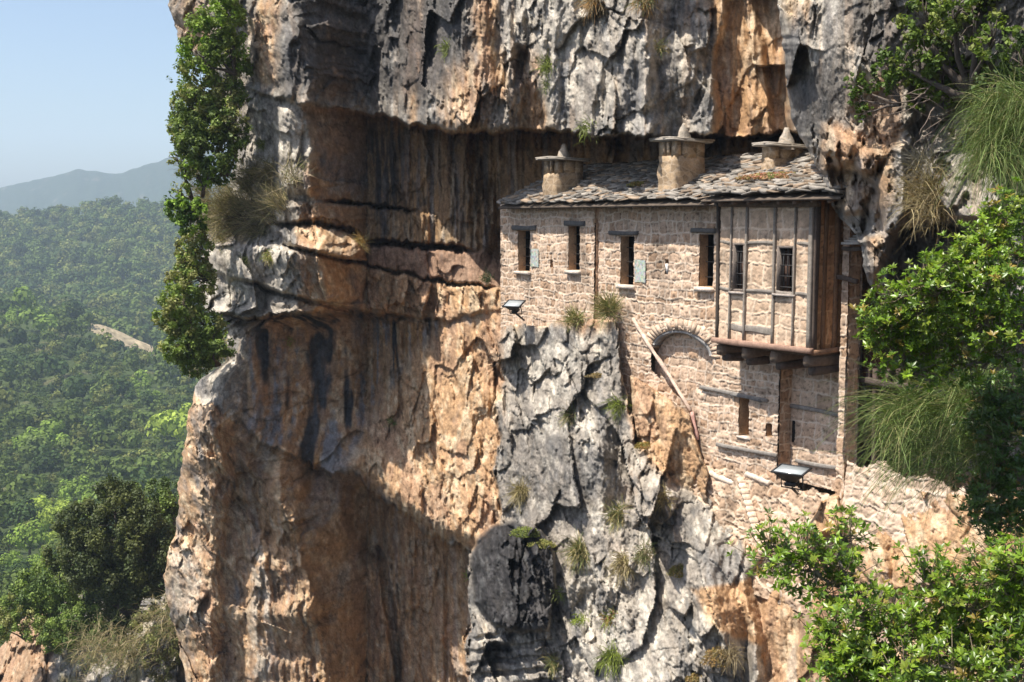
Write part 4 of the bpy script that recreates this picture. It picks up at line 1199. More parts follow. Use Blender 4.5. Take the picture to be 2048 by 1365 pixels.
def terrain_z(px, Y):
    px, Y = np.broadcast_arrays(np.asarray(px, float), np.asarray(Y, float))
    zc = z_of(crest_near(px), 520.0); zf = z_of(crest_far(px), 1100.0) - 4
    Ys = np.array([40, 75, 120, 230, 300, 400, 520, 590, 700, 760, 1100, 1350, 2200, 3300])
    Zs = [0*px-34, 0*px-36, 0*px-52, 0*px-67, 0*px-69, 0*px-61, zc, zc-14, 0*px-58, 0*px-56, zf, zf-40, 0*px-150, 0*px-160]
    z = Zs[0] + 0.0
    for k in range(len(Ys) - 1):
        t = np.clip((Y - Ys[k]) / (Ys[k + 1] - Ys[k]), 0, 1)
        z = np.where(Y > Ys[k], Zs[k] * (1 - t) + Zs[k + 1] * t, z)
    X = (px - CX) / F_PX * Y
    return z + np.clip(Y / 300, .3, 2) * 2.2 * fbm(X / 60, Y / 60, 0 * X, 4, 400)

earth_mat = surface_mat("dry_earth", scale=.08, var=.35, bump=.3, bump_scale=.8, spec=.1, dist=.4)
cols_ = np.concatenate([np.linspace(-1500, -60, 40), np.linspace(-40, 460, 150), np.linspace(480, 3500, 60)])
rows_ = np.concatenate([np.linspace(40, 200, 40), np.linspace(205, 760, 200), np.linspace(765, 1150, 110), np.linspace(1170, 3300, 40)])
PXg, Yg = np.meshgrid(cols_, rows_)
Zg = terrain_z(PXg, Yg)
Xg = (PXg - CX) / F_PX * Yg
tn = fbm(Xg / 25, Yg / 25, 0 * Xg, 4, 410)
tc = put(np.ones(Xg.shape + (3,)) * np.array((.045,.062,.020)), smooth(.35, .7, tn), np.array((.11,.105,.05)))
np_mesh("hills", np.stack([Xg, Yg, Zg], -1).reshape(-1, 3), grid_faces(*Xg.shape), earth_mat, col=tc.reshape(-1, 3), smooth_shade=True)
bpy.data.objects["hills"]["kind"] = "structure"
# pale clearing on the crest of the near hill
# distant blue mountains
sky_line = ((-1500,430),(-300,400),(0,378),(70,362),(130,350),(165,338),(200,343),(220,346),(240,350),(290,333),(345,316),(420,300),(560,330),(900,300),(3500,380))
mc = np.linspace(-1500, 3500, 700); mr = np.linspace(0, 1, 40)
MX, MR = np.meshgrid(mc, mr)
Ym = 1900 + 700 * MR
top = ip(MX, *sky_line) + 3.5 * fbm(MX / 28, 0 * MX, 0 * MX, 4, 420) * (np.abs(MX - 165) > 0)
zt = at(MX * 0 + CX, top, 2600.0)[..., 2]
prof = MR ** .8
Zm = -150 + (zt + 150) * prof + 14 * np.sin(MR * math.pi) * fbm(MX / 60, MR * 3, 0 * MX, 4, 421)
back = np.stack([(mc - CX) / F_PX * 3250, 0 * mc + 3250, 0 * mc - 160], -1)[None]
Vm = np.concatenate([np.stack([(MX - CX) / F_PX * Ym, Ym, Zm], -1), back], 0)
mn = fbm(MX / 14, MR * 14, 0 * MX, 4, 425)
mcol = put(np.ones(MX.shape + (3,)) * np.array((.03,.042,.025)), smooth(.35, .7, mn), np.array((.09,.085,.065)))
mcol = np.concatenate([mcol, mcol[-1:]], 0)
np_mesh("mountains", Vm.reshape(-1, 3), grid_faces(*Vm.shape[:2]), earth_mat, col=mcol.reshape(-1, 3), smooth_shade=True)
bpy.data.objects["mountains"]["kind"] = "structure"

def leaf_quads(c, n, size, aspect=.55, r=rng, fold=0.0):
    """Pointed leaves: centre, normal and length for each; four corners, folded a little along the rib."""
    c = np.asarray(c); n = n / (np.linalg.norm(n, axis=1, keepdims=True) + 1e-9)
    t = r.normal(size=c.shape); t -= n * (t * n).sum(1, keepdims=True); t /= np.linalg.norm(t, axis=1, keepdims=True) + 1e-9
    b = np.cross(n, t)
    L = np.asarray(size)[:, None] * .5 if np.ndim(size) else size * .5
    v = np.stack([c - t * L, c - b * L * aspect + n * L * fold, c + t * L, c + b * L * aspect + n * L * fold], 1)
    return v.reshape(-1, 3), np.arange(len(c) * 4).reshape(-1, 4)

def crown_points(n, r, lobes=9, seed=0):
    """Leaf positions and outward normals in a lumpy unit crown standing on z = 0."""
    q = np.random.default_rng(seed)
    lc = q.normal(size=(lobes, 3)); lc /= np.linalg.norm(lc, axis=1, keepdims=True)
    lc = lc * q.uniform(.15, .58, (lobes, 1)) * np.array([1, 1, .8]); lr = q.uniform(.36, .58, lobes)
    k = q.integers(0, lobes, n)
    d = q.normal(size=(n, 3)); d[:, 2] = d[:, 2] * .8 + .35; d /= np.linalg.norm(d, axis=1, keepdims=True)
    p = lc[k] + d * lr[k][:, None] * q.uniform(.85, 1.06, (n, 1))
    p[:, 2] = p[:, 2] * 1.0 + .85
    nn = d + q.normal(size=(n, 3)) * .14 + np.array([0, 0, .1])
    shade = .8 + .4 * q.random(lobes)[k]
    return p, nn, shade

far_leaf = leaf_mat("forest_leaves", (1, 1, 1), trans=.2, rough=.7, spec=.12, var=.25)
bark_mat = surface_mat("bark", base=(.11,.085,.065), use_tint=False, scale=8, bump=.5, bump_scale=30)
GREENS = dict(dark=(.044,.074,.019), mid=(.092,.128,.028), olive=(.14,.155,.04), light=(.18,.26,.042), lime=(.26,.33,.05))

def tree_variant(n, green, seed, leaf=.17):
    p, nn, sh = crown_points(n, 1.0, 9, seed)
    q = np.random.default_rng(seed + 1)
    v, f = leaf_quads(p, nn, q.uniform(.7, 1.3, n) * leaf, .8, q, .1)
    c = np.array(GREENS[green]) * (sh * q.uniform(.85, 1.15, n))[:, None]
    return v, f, np.repeat(c, 4, 0)

_clear = [(168,648),(205,640),(262,660),(302,686),(314,716),(290,712),(240,696),(182,668)]
def slope_spots(n, y0, y1, Ys, seed, minpx):
    """Random places on a hillside, evenly spread as seen."""
    q = np.random.default_rng(seed)
    out = []
    pxs = q.uniform(-220, 470, n); Yr = np.exp(q.uniform(math.log(Ys[0]), math.log(Ys[1]), n * 1))
    return pxs, Yr

q = np.random.default_rng(50)
# far ridge
n_far = 4700
fx = q.uniform(-900, 640, n_far); fY = q.uniform(575, 1125, n_far)
vs, fs, cs, nv = [], [], [], 0
variants = {g_: [tree_variant(150, g_, 600 + 10 * i + k, .27) for k in range(5)] for i, g_ in enumerate(GREENS)}
def stamp(px, Y, s, g_, k, sink=.1):
    global nv
    v, f, c = variants[g_][k]
    a = q.uniform(0, 6.28); ca, sa = math.cos(a), math.sin(a)
    z = float(terrain_z(px, Y)); x = (px - CX) / F_PX * Y
    vv = np.stack([(v[:, 0] * ca - v[:, 1] * sa) * s, (v[:, 0] * sa + v[:, 1] * ca) * s, v[:, 2] * s * q.uniform(.85, 1.2)], 1) + np.array([x, Y, z - sink * s])
    vs.append(vv); fs.append(f + nv); cs.append(c * q.uniform(.75, 1.25)); nv += len(v)
for i in range(n_far):
    zgap = fbm(np.array([fx[i] / 40]), np.array([fY[i] / 45]), np.array([0.]), 3, 430)[0]
    if 680 < fY[i] < 790 and zgap > .3: continue
    g_ = q.choice(['dark', 'mid', 'mid', 'olive'])
    stamp(fx[i], fY[i], q.uniform(4.5, 9.0), g_, q.integers(5))
far = np_mesh("forest", np.concatenate(vs), np.concatenate(fs), far_leaf, col=np.concatenate(cs))
tag(far, None, None, None, "stuff")

# near hillside: the trees one can tell apart stand alone, those behind form one wood
spots = []
tab_px = np.linspace(-700, 620, 133); tab_Y = np.linspace(125, 525, 80)
tab = HORIZON - terrain_z(tab_px[:, None] + 0 * tab_Y, tab_Y + 0 * tab_px[:, None]) / tab_Y * F_PX
cells = {}
for i in range(17000):
    px = q.uniform(-640, 560); py = q.uniform(crest_near(px) - 4, 1290)
    Y = float(np.interp(-py, -tab[int((px + 700) / 10)], tab_Y))
    if poly_sdf(np.array([px]), np.array([py + 4.]), _clear)[0] < 3: continue
    if poly_sdf(np.array([px]), np.array([py - 14.]), _clear)[0] < -1: continue
    s = q.choice([1.2, 1.6, 2.0, 2.6, 3.4, 4.6, 5.4]) * q.uniform(.95, 1.3) * (1.0 + .25 * (Y > 400)) * (.75 if Y < 230 else 1)
    rp = s * F_PX / Y
    cx_, cy_ = int(px // 40), int(py // 40)
    near_ = [t for i_ in (-1, 0, 1) for j_ in (-1, 0, 1) for t in cells.get((cx_ + i_, cy_ + j_), ())]
    if any(abs(a - px) < .62 * max(rp, b_) and abs(b - py) < .33 * max(rp, b_) for a, b, b_, *_ in near_): continue
    spots.append((px, py, rp, Y, s)); cells.setdefault((cx_, cy_), []).append(spots[-1])
spots.sort(key=lambda t: t[3])
def light_at(px, py):
    for cx, cy, rx, ry, g_ in ((40,650,70,30,'light'), (340,880,40,35,'lime'), (110,1070,75,45,'lime'), (150,1010,55,35,'light'), (40,1150,60,40,'light'), (290,790,40,25,'light'), (60,905,50,25,'light')):
        if ((px - cx) / rx) ** 2 + ((py - cy) / ry) ** 2 < q.uniform(.5, 1.3): return g_
    return None
vs, fs, cs, nv = [], [], [], 0
one_of = {}
n_single = 0
for px, py, rp, Y, s in spots:
    g_ = light_at(px, py) or q.choice(['dark', 'dark', 'mid', 'mid', 'olive', 'mid'])
    if n_single < 285 and -20 < px < 400:
        key = (g_, int(q.integers(4)))
        name = {'dark': 'holm_oak', 'mid': 'bushy_tree', 'olive': 'olive_green_tree', 'light': 'light_green_tree', 'lime': 'lime_green_tree'}[g_]
        lab = {'dark': 'small dark green oak in the wood on the valley slope', 'mid': 'small mid green bushy tree in the wood on the valley slope',
               'olive': 'small dull olive tree in the wood on the valley slope', 'light': 'small fresh green tree standing out in the valley wood',
               'lime': 'small bright lime green tree standing out in the valley wood'}[g_]
        if key not in one_of:
            v, f, c = tree_variant(520, g_, 800 + 7 * len(one_of), .16)
            o = empty(name, (0, 0, 0), lab, "tree")
            np_mesh("crown", v, f, far_leaf, o, col=c)
            g = Geo(); tube(g, [(0,0,-.3),(0.02,0,.4),(-.02,.03,.8)], [.07,.055,.03], 6, (.10,.08,.06)); g.build("trunk", far_leaf, o)
            one_of[key] = o
        else:
            src = one_of[key]
            o = src.copy(); SC.collection.objects.link(o)
            for ch in src.children:
                c2_ = ch.copy(); SC.collection.objects.link(c2_); c2_.parent = o
        o.location = ((px - CX) / F_PX * Y, Y, float(terrain_z(px, Y)) - .1 * s)
        o.rotation_euler = (0, 0, q.uniform(0, 6.28)); o.scale = (s * q.uniform(.9, 1.15), s * q.uniform(.9, 1.15), s * q.uniform(.85, 1.2))
        tag(o, lab, "tree", {'dark': "dark oaks on the valley slope", 'mid': "bushy green trees on the valley slope", 'olive': "olive green trees on the valley slope",
                             'light': "fresh green trees on the valley slope", 'lime': "lime green trees on the valley slope"}[g_])
        n_single += 1
    else:
        stamp(px, Y, s, g_, q.integers(5))
o = np_mesh("forest", np.concatenate(vs), np.concatenate(fs), far_leaf, col=np.concatenate(cs)); tag(o, None, None, None, "stuff")
# bare pale strip of ground on the crest
cl = np.array(_clear, float); cc = cl.mean(0)
g = Geo(); ring = []
gx, gy = np.meshgrid(np.linspace(150, 335, 40), np.linspace(632, 745, 30))
inside = poly_sdf(gx, gy, _clear) + 11 * fbm(gx / 16, gy / 8, 0 * gx, 3, 440)
def slope_Y(px, py):
    Ys_ = np.linspace(215, 519, 120); pyy = HORIZON - terrain_z(np.full(120, px), Ys_) / Ys_ * F_PX
    return float(np.interp(-py, -pyy, Ys_))
gv = np.zeros(gx.shape + (3,))
for i in range(gx.shape[0]):
    for j in range(gx.shape[1]):
        Y = slope_Y(gx[i, j], gy[i, j]); gv[i, j] = ((gx[i, j] - CX) / F_PX * Y, Y, float(terrain_z(gx[i, j], Y)) + .25)
F = grid_faces(*gx.shape); F = F[inside.ravel()[F].max(1) < 0]
ccol = np.ones(gx.shape + (3,)) * np.array((.30,.24,.15)) * (1 + .8 * fbm(gx / 10, gy / 5, 0 * gx, 3, 441)[..., None])
o = np_mesh("bare_ground", gv.reshape(-1, 3), F, earth_mat, col=ccol.reshape(-1, 3)); tag(o, None, None, None, "structure")

# ------------------------------------------------------------------ rocky bank in the lower left corner
bx = np.linspace(-260, 420, 300); br = np.linspace(0, 1, 160)
BX, BR = np.meshgrid(bx, br)
btop = ip(BX, (-260,1400),(-60,1340),(0,1296),(40,1245),(70,1205),(105,1188),(150,1215),(220,1225),(290,1215),(340,1180),(420,1150)) + 8 * fbm(BX / 22, 0 * BX, 0 * BX, 4, 450)
BY = btop + BR * (1750 - btop)
Yb_ = 66 - 14 * BR + ip(BX, (-260,6),(0,3),(150,0),(420,-4))
Pb = at(BX, BY, Yb_); Ab, Zb = Pb[..., 0], Pb[..., 2]
relb = rock_relief(Ab, Zb, Pb[..., 0], Pb[..., 1], np.full(BX.shape, .85), 0 * BX, 60)
Vb = at(BX, BY, Yb_ - relb * 1.1 + 2.5 * np.exp(-(BY - btop) / 10))
wb = np.maximum(1 - smooth(70, 130, BX), 0) * .9
colb = rock_colour(Ab, Zb, Pb[..., 0], Pb[..., 1], dict(warm=wb, umber=0*BX, streak=0*BX, dark=0*BX, red=wb * .55), 61)
gr = smooth(-.1, .35, fbm(Ab * .5, Zb * .5, 0 * Ab, 4, 455)) * (1 - wb)
colb = put(colb, gr * .8, np.array((.20,.17,.075)))
kb = np.array([30., 12., 4., 1.5])
B0 = Vb[:1]; back_ = np.repeat(B0, 4, 0) + np.array([0, 1.0, -.35]) * kb[:, None, None]
V2 = np.concatenate([back_, Vb], 0); c2 = np.concatenate([np.repeat(colb[:1], 4, 0), colb], 0)
o = np_mesh("rocky_slope", V2.reshape(-1, 3), grid_faces(*V2.shape[:2]), rock_mat, col=c2.reshape(-1, 3)); tag(o, None, None, None, "structure")
def bank_Y(px, py):
    c = int(np.argmin(np.abs(bx - px))); r = int(np.argmin(np.abs(BY[:, c] - py))); return float(Yb_[r, c] - relb[r, c] * 1.1)
# ------------------------------------------------------------------ plants on and in front of the cliff
DENS = 6.0
GROW = 1.12
shrub_leaf = leaf_mat("shrub_leaves", (1, 1, 1), trans=.28, rough=.55, spec=.25, var=.25)
gloss_leaf = leaf_mat("glossy_leaves", (1, 1, 1), trans=.34, rough=.36, spec=.5, var=.2)
stem_mat = leaf_mat("green_stems", (1, 1, 1), trans=.15, rough=.6, spec=.2, var=.25)
twig_mat = surface_mat("twigs", scale=12, var=.35, bump=.3, bump_scale=50)
P = np.array

def blob_leaves(blobs, leaf, dens, greens, seed, clump=.24, gap=-.05, up=.35):
    """Leaves gathered in small clumps through ball-shaped parts of a crown; blobs are (centre, radius)."""
    r = np.random.default_rng(seed)
    allp, alln, allc = [], [], []
    for c, R in blobs:
        c = np.asarray(c)
        n = int(dens * DENS * (R / leaf) ** 2)
        nc = max(8, int(26 * (R / max(R, .4)) * 1.3))
        d = r.normal(size=(nc, 3)); d /= np.linalg.norm(d, axis=1, keepdims=True)
        cc = c + d * R * r.uniform(.35, 1.0, (nc, 1)) ** .6 * P([1, 1, .95])
        k = r.integers(0, nc, n)
        off = r.normal(size=(n, 3)); off /= np.linalg.norm(off, axis=1, keepdims=True) + 1e-9
        p = cc[k] + off * (clump * R * r.uniform(.3, 1.15, (n, 1)))
        keep = fbm(p[:, 0] * 1.1 / R + seed, p[:, 1] * 1.1 / R, p[:, 2] * 1.1 / R, 3, seed + 5) > gap - .25
        nn = off * .75 + r.normal(size=(n, 3)) * .5 + P([0, 0, up])
        g = P(greens)[r.integers(0, len(greens), nc)][k] * r.uniform(.7, 1.3, (n, 1))
        allp.append(p[keep]); alln.append(nn[keep]); allc.append(g[keep])
    p, n, c = np.concatenate(allp), np.concatenate(alln), np.concatenate(allc)
    v, f = leaf_quads(p, n, r.uniform(.7, 1.3, len(p)) * leaf, .6, r, .12)
    return v, f, np.repeat(c, 4, 0)

def shrub(name, label, cat, group, blobs_px, Y, root_px, leaf, dens, greens, seed, gap=-.05, mat=None, limbs=True, clump=.24, part="crown", trunk_r=.07):
    """A tree or shrub: crown of leaf clumps at photographed places, trunk and limbs from its root."""
    blobs = []
    r = random.Random(seed)
    for b in blobs_px:
        px, py, rp = b[:3]
        yy = (Y(px, py) if callable(Y) else Y) + (b[3] if len(b) > 3 else r.uniform(-.4, .4)) 
        blobs.append((at(px, py, yy), rp * GROW * yy / F_PX))
    root = at(root_px[0], root_px[1], (Y(*root_px[:2]) if callable(Y) else Y) + (root_px[2] if len(root_px) > 2 else .3))
    o = empty(name, root.tolist(), label, cat, group)
    v, f, c = blob_leaves(blobs, leaf, dens, greens, seed, clump, gap)
    np_mesh(part, v - root, f, mat or shrub_leaf, o, c)
    if limbs:
        g = Geo()
        for c_, R in blobs:
            mid = (root + c_) / 2 + P([r.uniform(-.2, .2), r.uniform(-.2, .2), -.15 * R])
            tube(g, [root, (root + mid) / 2 + P([r.uniform(-.06, .06), 0, r.uniform(-.05, .05)]), mid, (mid + c_) / 2, c_], [trunk_r, trunk_r * .8, trunk_r * .6, trunk_r * .45, trunk_r * .22], 6, (.10,.08,.065))
            for q_ in range(6):
                d = P([r.gauss(0, 1), r.gauss(0, 1), r.gauss(.2, 1)]); d /= np.linalg.norm(d)
                e = c_ + d * R * .9
                tube(g, [(mid + c_) / 2 * .4 + c_ * .6, c_ + d * R * .45 + P([0, 0, -.05 * R]), e], [trunk_r * .25, trunk_r * .16, trunk_r * .07], 4, (.12,.095,.075))
        g.build("trunk", twig_mat, o)
    return o

def ribbons(starts, dirs, lengths, droop, width, cols, seed, seg=6, curl=.12):
    r = np.random.default_rng(seed); n = len(starts)
    p = np.asarray(starts, float).copy(); d = np.asarray(dirs, float); d = d / np.linalg.norm(d, axis=1, keepdims=True)
    L = np.asarray(lengths)[:, None] / seg
    side = np.cross(d, P([0.3, 1.0, 0.15]) + r.normal(size=(n, 3)) * .35); side /= np.linalg.norm(side, axis=1, keepdims=True) + 1e-9
    rows = []
    for s in range(seg + 1):
        w = width * (1 - .75 * s / seg)
        rows.append(np.stack([p - side * w / 2, p + side * w / 2], 1))
        p = p + d * L
        d = d + P([0, 0, -droop / seg]) + r.normal(size=(n, 3)) * curl / seg; d /= np.linalg.norm(d, axis=1, keepdims=True)
    V = np.stack(rows, 1)                                    # n, seg+1, 2, 3
    base = np.arange(n)[:, None] * (seg + 1) * 2 + np.arange(seg)[None] * 2
    F = np.stack([base, base + 1, base + 3, base + 2], -1).reshape(-1, 4)
    C = np.repeat(np.asarray(cols), (seg + 1) * 2, 0)
    return V.reshape(-1, 3), F, C

def stem_plant(name, label, cat, group, root_px, Y, n, length, spread, lean, droop, width, cols, seed, seg=6, fan=1.0, blob=0.0, curl=.12, nodes=None):
    root = at(root_px[0], root_px[1], Y(*root_px) if callable(Y) else Y)
    r = np.random.default_rng(seed)
    o = None
    d = r.normal(size=(n, 3)) * spread + P(lean)
    st = root + r.normal(size=(n, 3)) * blob
    if nodes is not None:                                   # stems spring from many branch ends
        nd = P([at(a, b, (Y(a, b) if callable(Y) else Y) + r.uniform(-.3, .2)) for a, b in nodes])
        k_ = r.integers(0, len(nd), n)
        nl = r.normal(size=(len(nd), 3)) * .45
        st = nd[k_] + r.normal(size=(n, 3)) * blob; d = d + nl[k_]
    L = length * r.uniform(.35, 1.0, n)
    c = P(cols)[r.integers(0, len(cols), n)] * r.uniform(.75, 1.25, (n, 1))
    v, f, cc = ribbons(st, d, L, droop, width, c, seed, seg, curl)
    o = np_mesh(name, v - root, f, stem_mat, None, cc)
    o.location = root.tolist()
    return tag(o, label, cat, group)

def cushion(name, label, root, rx, ry, rz, leaf, n, greens, seed, cat="plant", group=None):
    r = np.random.default_rng(seed)
    d = r.normal(size=(n, 3)); d /= np.linalg.norm(d, axis=1, keepdims=True); d[:, 2] = np.abs(d[:, 2]) * .9 + .02
    lump = 1 + .35 * fbm(d[:, 0] * 2 + seed, d[:, 1] * 2, d[:, 2] * 2, 3, seed)
    p = d * P([rx, ry, rz]) * (r.uniform(.6, 1.0, (n, 1)) ** .5) * lump[:, None]
    nn = d + r.normal(size=(n, 3)) * .6
    v, f = leaf_quads(p, nn, r.uniform(.6, 1.3, n) * leaf, .6, r, .1)
    pick = (fbm(p[:, 0] * 3 / rx, p[:, 1] * 3 / ry, p[:, 2], 2, seed + 1) * len(greens) * 1.2 + len(greens) / 2).astype(int).clip(0, len(greens) - 1)
    c = P(greens)[pick] * r.uniform(.7, 1.3, (n, 1))
    o = np_mesh(name, v, f, shrub_leaf, None, np.repeat(c, 4, 0)); o.location = list(root)
    return tag(o, label, cat, group)

G_D, G_M, G_B, G_O = (.12,.165,.044), (.18,.245,.05), (.21,.32,.04), (.26,.265,.09)
cy = lambda px, py: cliff_Y(px, py) - .35
LEFT = "evergreens clinging to the left edge of the cliff"
shrub("cliff_tree", "tall bright green tree topmost on the left edge of the cliff", "tree", LEFT, [(450,25,42),(425,75,48),(455,100,40),(400,110,40),(440,-25,45)], 43.6, (470,150), .15, 8, [G_M,G_B,G_M], 1)
shrub("cliff_tree", "broad dull green tree at the upper left edge of the cliff, under the topmost tree", "tree", LEFT, [(395,165,42),(430,190,45),(390,215,40),(445,245,42),(405,265,48)], 43.8, (460,270), .14, 8, [G_D,G_M,G_O], 2)
shrub("cliff_tree", "dark dense evergreen on the cliff edge level with the cave roof", "tree", LEFT, [(385,290,36),(430,300,48),(465,265,32),(440,345,30),(380,245,32)], 43.4, (455,350), .14, 9, [G_D,G_D,G_M], 3)
shrub("cliff_tree", "slim sparse sapling leaning out from the cliff edge with bare lower trunk", "sapling", LEFT, [(360,280,18),(352,315,16),(372,340,20),(358,380,18)], 43.2, (385,400), .12, 4.5, [G_M,G_O], 4, gap=.1)
shrub("cliff_tree", "fresh green bush beside the leaning sapling, over the dry broom", "bush", LEFT, [(395,350,32),(420,335,22)], 43.0, (405,395), .13, 9, [G_B,G_M], 5)
shrub("cliff_tree", "vivid green bush hanging off the cliff left of the dry broom", "bush", LEFT, [(360,425,26),(380,445,30),(350,400,18),(385,415,24)], 42.6, (400,420), .13, 9, [G_B,(.07,.13,.02)], 6)
shrub("cliff_tree", "olive green bush on the cliff edge below the vivid green bush", "bush", LEFT, [(385,520,28),(395,560,34),(370,545,24),(400,495,24)], 43.6, (415,560), .13, 8, [G_O,G_M], 7)
shrub("cliff_tree", "large olive tree bulging from the cliff edge beside the pale rock nose", "tree", LEFT, [(360,600,38),(380,640,46),(345,640,32),(400,660,44),(370,690,40)], 43.2, (435,670), .13, 9, [G_O,G_M,G_M], 8)
shrub("cliff_tree", "leafy shrub filling the edge between the dull green tree and the dark evergreen", "bush", LEFT, [(370,215,30),(365,255,28),(415,250,34),(460,190,34),(475,130,28)], 44.2, (470,260), .13, 8, [G_M,G_O,G_D], 10)
shrub("cliff_tree", "olive shrub hanging beside the rock nose between the vivid bush and the large olive tree", "bush", LEFT, [(395,470,24),(375,500,26),(360,560,24),(345,600,22),(410,540,20)], 43.9, (415,520), .12, 8, [G_O,G_M,(.20,.19,.07)], 11)
shrub("cliff_tree", "dark green bush lowest on the left cliff edge, under the large olive tree", "bush", LEFT, [(410,700,34),(390,725,30),(430,690,34),(345,705,20)], 43.4, (440,730), .13, 9, [G_D,G_M], 9)
DRY, TANG = (.27,.215,.125), (.36,.29,.15)
for k, (px, py, ln, lean, n, lab) in enumerate(((505,435,3.3,(-.7,-.3,.75),2600,"large tangled dry broom bush on the ledge left of the cave"), (470,470,1.8,(-.5,-.4,.2),1000,"dry brown broom hanging below the large tangled bush"),
                                     (420,720,1.2,(-.2,-.5,-.2),700,"dry straw grass under the lowest green bush on the left edge"), (455,215,1.3,(-.5,-.4,.5),350,"grey leafless bush between the two upper left trees"))):
    stem_plant("dry_bush", lab, "dry bush", None, (px, py), lambda a, b: cliff_Y(a, b) - .25, int(n * 1.5), ln * .42, .55, lean, .4, .02, [DRY, TANG, (.15,.125,.075), (.17,.17,.07)], 30 + k, blob=.14, curl=1.3,
               nodes=[(px + random.gauss(-18, 34) * ln / 2.2, py + random.gauss(-18, 24) * ln / 2.2) for _ in range(int(10 * ln))])
g = Geo(); br_ = at(505, 445, cliff_Y(505, 445) - .6); ro = random.Random(3)
bo_ = empty("dead_bush", br_.tolist(), "bare dark branching shrub in front of the large dry broom", "dead shrub")
for k in range(26):
    d = P([ro.gauss(-.4, .6), ro.gauss(-.3, .4), ro.gauss(.35, .5)]); d /= np.linalg.norm(d); L = ro.uniform(.6, 1.7)
    pts = [br_]
    for s_ in range(4): d = d + P([ro.gauss(0, .25), ro.gauss(0, .2), ro.gauss(.02, .25)]); d /= np.linalg.norm(d); pts.append(pts[-1] + d * L / 4)
    tube(g, pts, [.035, .026, .018, .011, .005], 5, (.07,.055,.045))
g.build("branches", twig_mat, bo_)

# grass tufts and cushion plants rooted in the rock
STRAW, LIME, SAGE, RUST = (.34,.28,.13), (.22,.27,.045), (.15,.17,.06), (.30,.17,.06)
for k, (px, py, ln, drp, cols, n, lab) in enumerate((
    (895,98,.45,.9,[LIME,SAGE],160,"lime green tuft high on the dark upper wall"), (1097,132,.6,.8,[SAGE,LIME],170,"long olive tuft on the pale grey wall above the first chimney"),
    (1097,172,.4,.8,[SAGE],90,"small olive tuft just below the long tuft on the pale wall"), (1175,258,.45,1.2,[SAGE,LIME],120,"hanging tuft at the overhang lip above the roof"),
    (1316,100,.45,1.2,[STRAW,SAGE],90,"thin dry tuft on the grey wall above the tall chimney"), (1290,2,.8,1.5,[RUST,DRY,SAGE],260,"brown hanging tuft at the top of the cliff above the tall chimney"),
    (1190,4,.9,1.5,[DRY,RUST],280,"dark brown hanging grass at the top of the cliff, left of the other brown tuft"), (1152,640,.7,.4,[SAGE,STRAW],260,"sage green grass at the foot of the house wall, lower of two clumps"),
    (1220,622,.95,.5,[STRAW,SAGE],380,"tall straw grass clump at the foot of the house wall under its third window"), (1238,812,.6,.9,[SAGE,LIME],200,"green tuft left of the orange rock face beside the lower wall"),
    (1140,835,.55,1.0,[SAGE,DRY],180,"dull tuft in the middle of the grey buttress"), (1045,985,.9,1.3,[DRY,STRAW],300,"grey dry grass hanging at the left edge of the buttress above the boulder"),
    (1162,1105,.95,.9,[SAGE,STRAW],320,"long pale grass right of the dark boulder"), (1236,1030,.7,.9,[STRAW,SAGE],240,"straw tuft on the buttress above the long pale grass"),
    (1250,1130,.8,1.3,[DRY,STRAW],300,"dry brown grass drooping over a grey block of the lower buttress"), (1290,1110,.55,1.1,[DRY,SAGE],200,"short dry grass right of the drooping brown grass"), (1162,1242,.4,1.0,[LIME],110,"small lime tuft below the boulder's right side"),
    (1222,1236,.42,1.0,[LIME,RUST],110,"small lime and rust tuft on the pale lower buttress"), (1226,1318,.75,1.0,[SAGE,LIME],240,"green grass clump near the foot of the pale buttress"),
    (938,1148,.35,.5,[LIME],70,"tiny green tuft at the left edge of the dark boulder"), (722,488,.7,.4,[(.36,.22,.07),STRAW],220,"orange dry tuft at the end of the sunlit ledge"),
    (605,332,.3,.6,[LIME],70,"little lime tuft on the grey spur left of the cave"), (525,290,.45,.6,[LIME,SAGE],150,"yellow green tuft on the grey rock left of the cave"),
    (540,515,.5,.9,[LIME,STRAW],180,"yellow flowering tuft on the nose below the ledge"), (492,520,.4,.8,[SAGE],110,"dark sage tuft on the pale rock nose"), (575,682,.3,.8,[LIME],60,"tiny yellow tuft under the rock nose"),
    (782,846,.25,.5,[(.08,.15,.03)],60,"tiny fresh green plant on the sunlit orange bulge"), (1120,1185,.35,.8,[SAGE,LIME],70,"thin tuft at the right edge of the dark boulder"), (1110,1330,.5,.8,[STRAW,SAGE],150,"pale tuft among the layered rocks under the boulder"),
    (1330,1000,.5,1.0,[STRAW,DRY],150,"straw tuft below the brown rock face left of the channel"), (1460,1310,.6,1.2,[DRY],160,"dry hanging grass at the bottom edge right of the orange cushions"), (975,560,.4,.6,[(.05,.08,.03)],150,"dark shaded tuft on the ledge beside the house corner"))):
    stem_plant("grass_tuft", lab, "grass tuft", None, (px, py), lambda a, b: (min(cliff_Y(a, b), float(y_wall(a, .3))) if 600 < b < 660 and a > 1003 else cliff_Y(a, b)) - .06, int(n * 1.1), ln * .78, .6, (-.35,-.45,.55 if drp < .6 else .15), drp, .020, cols, 60 + k, blob=.10, curl=1.1, seg=5)
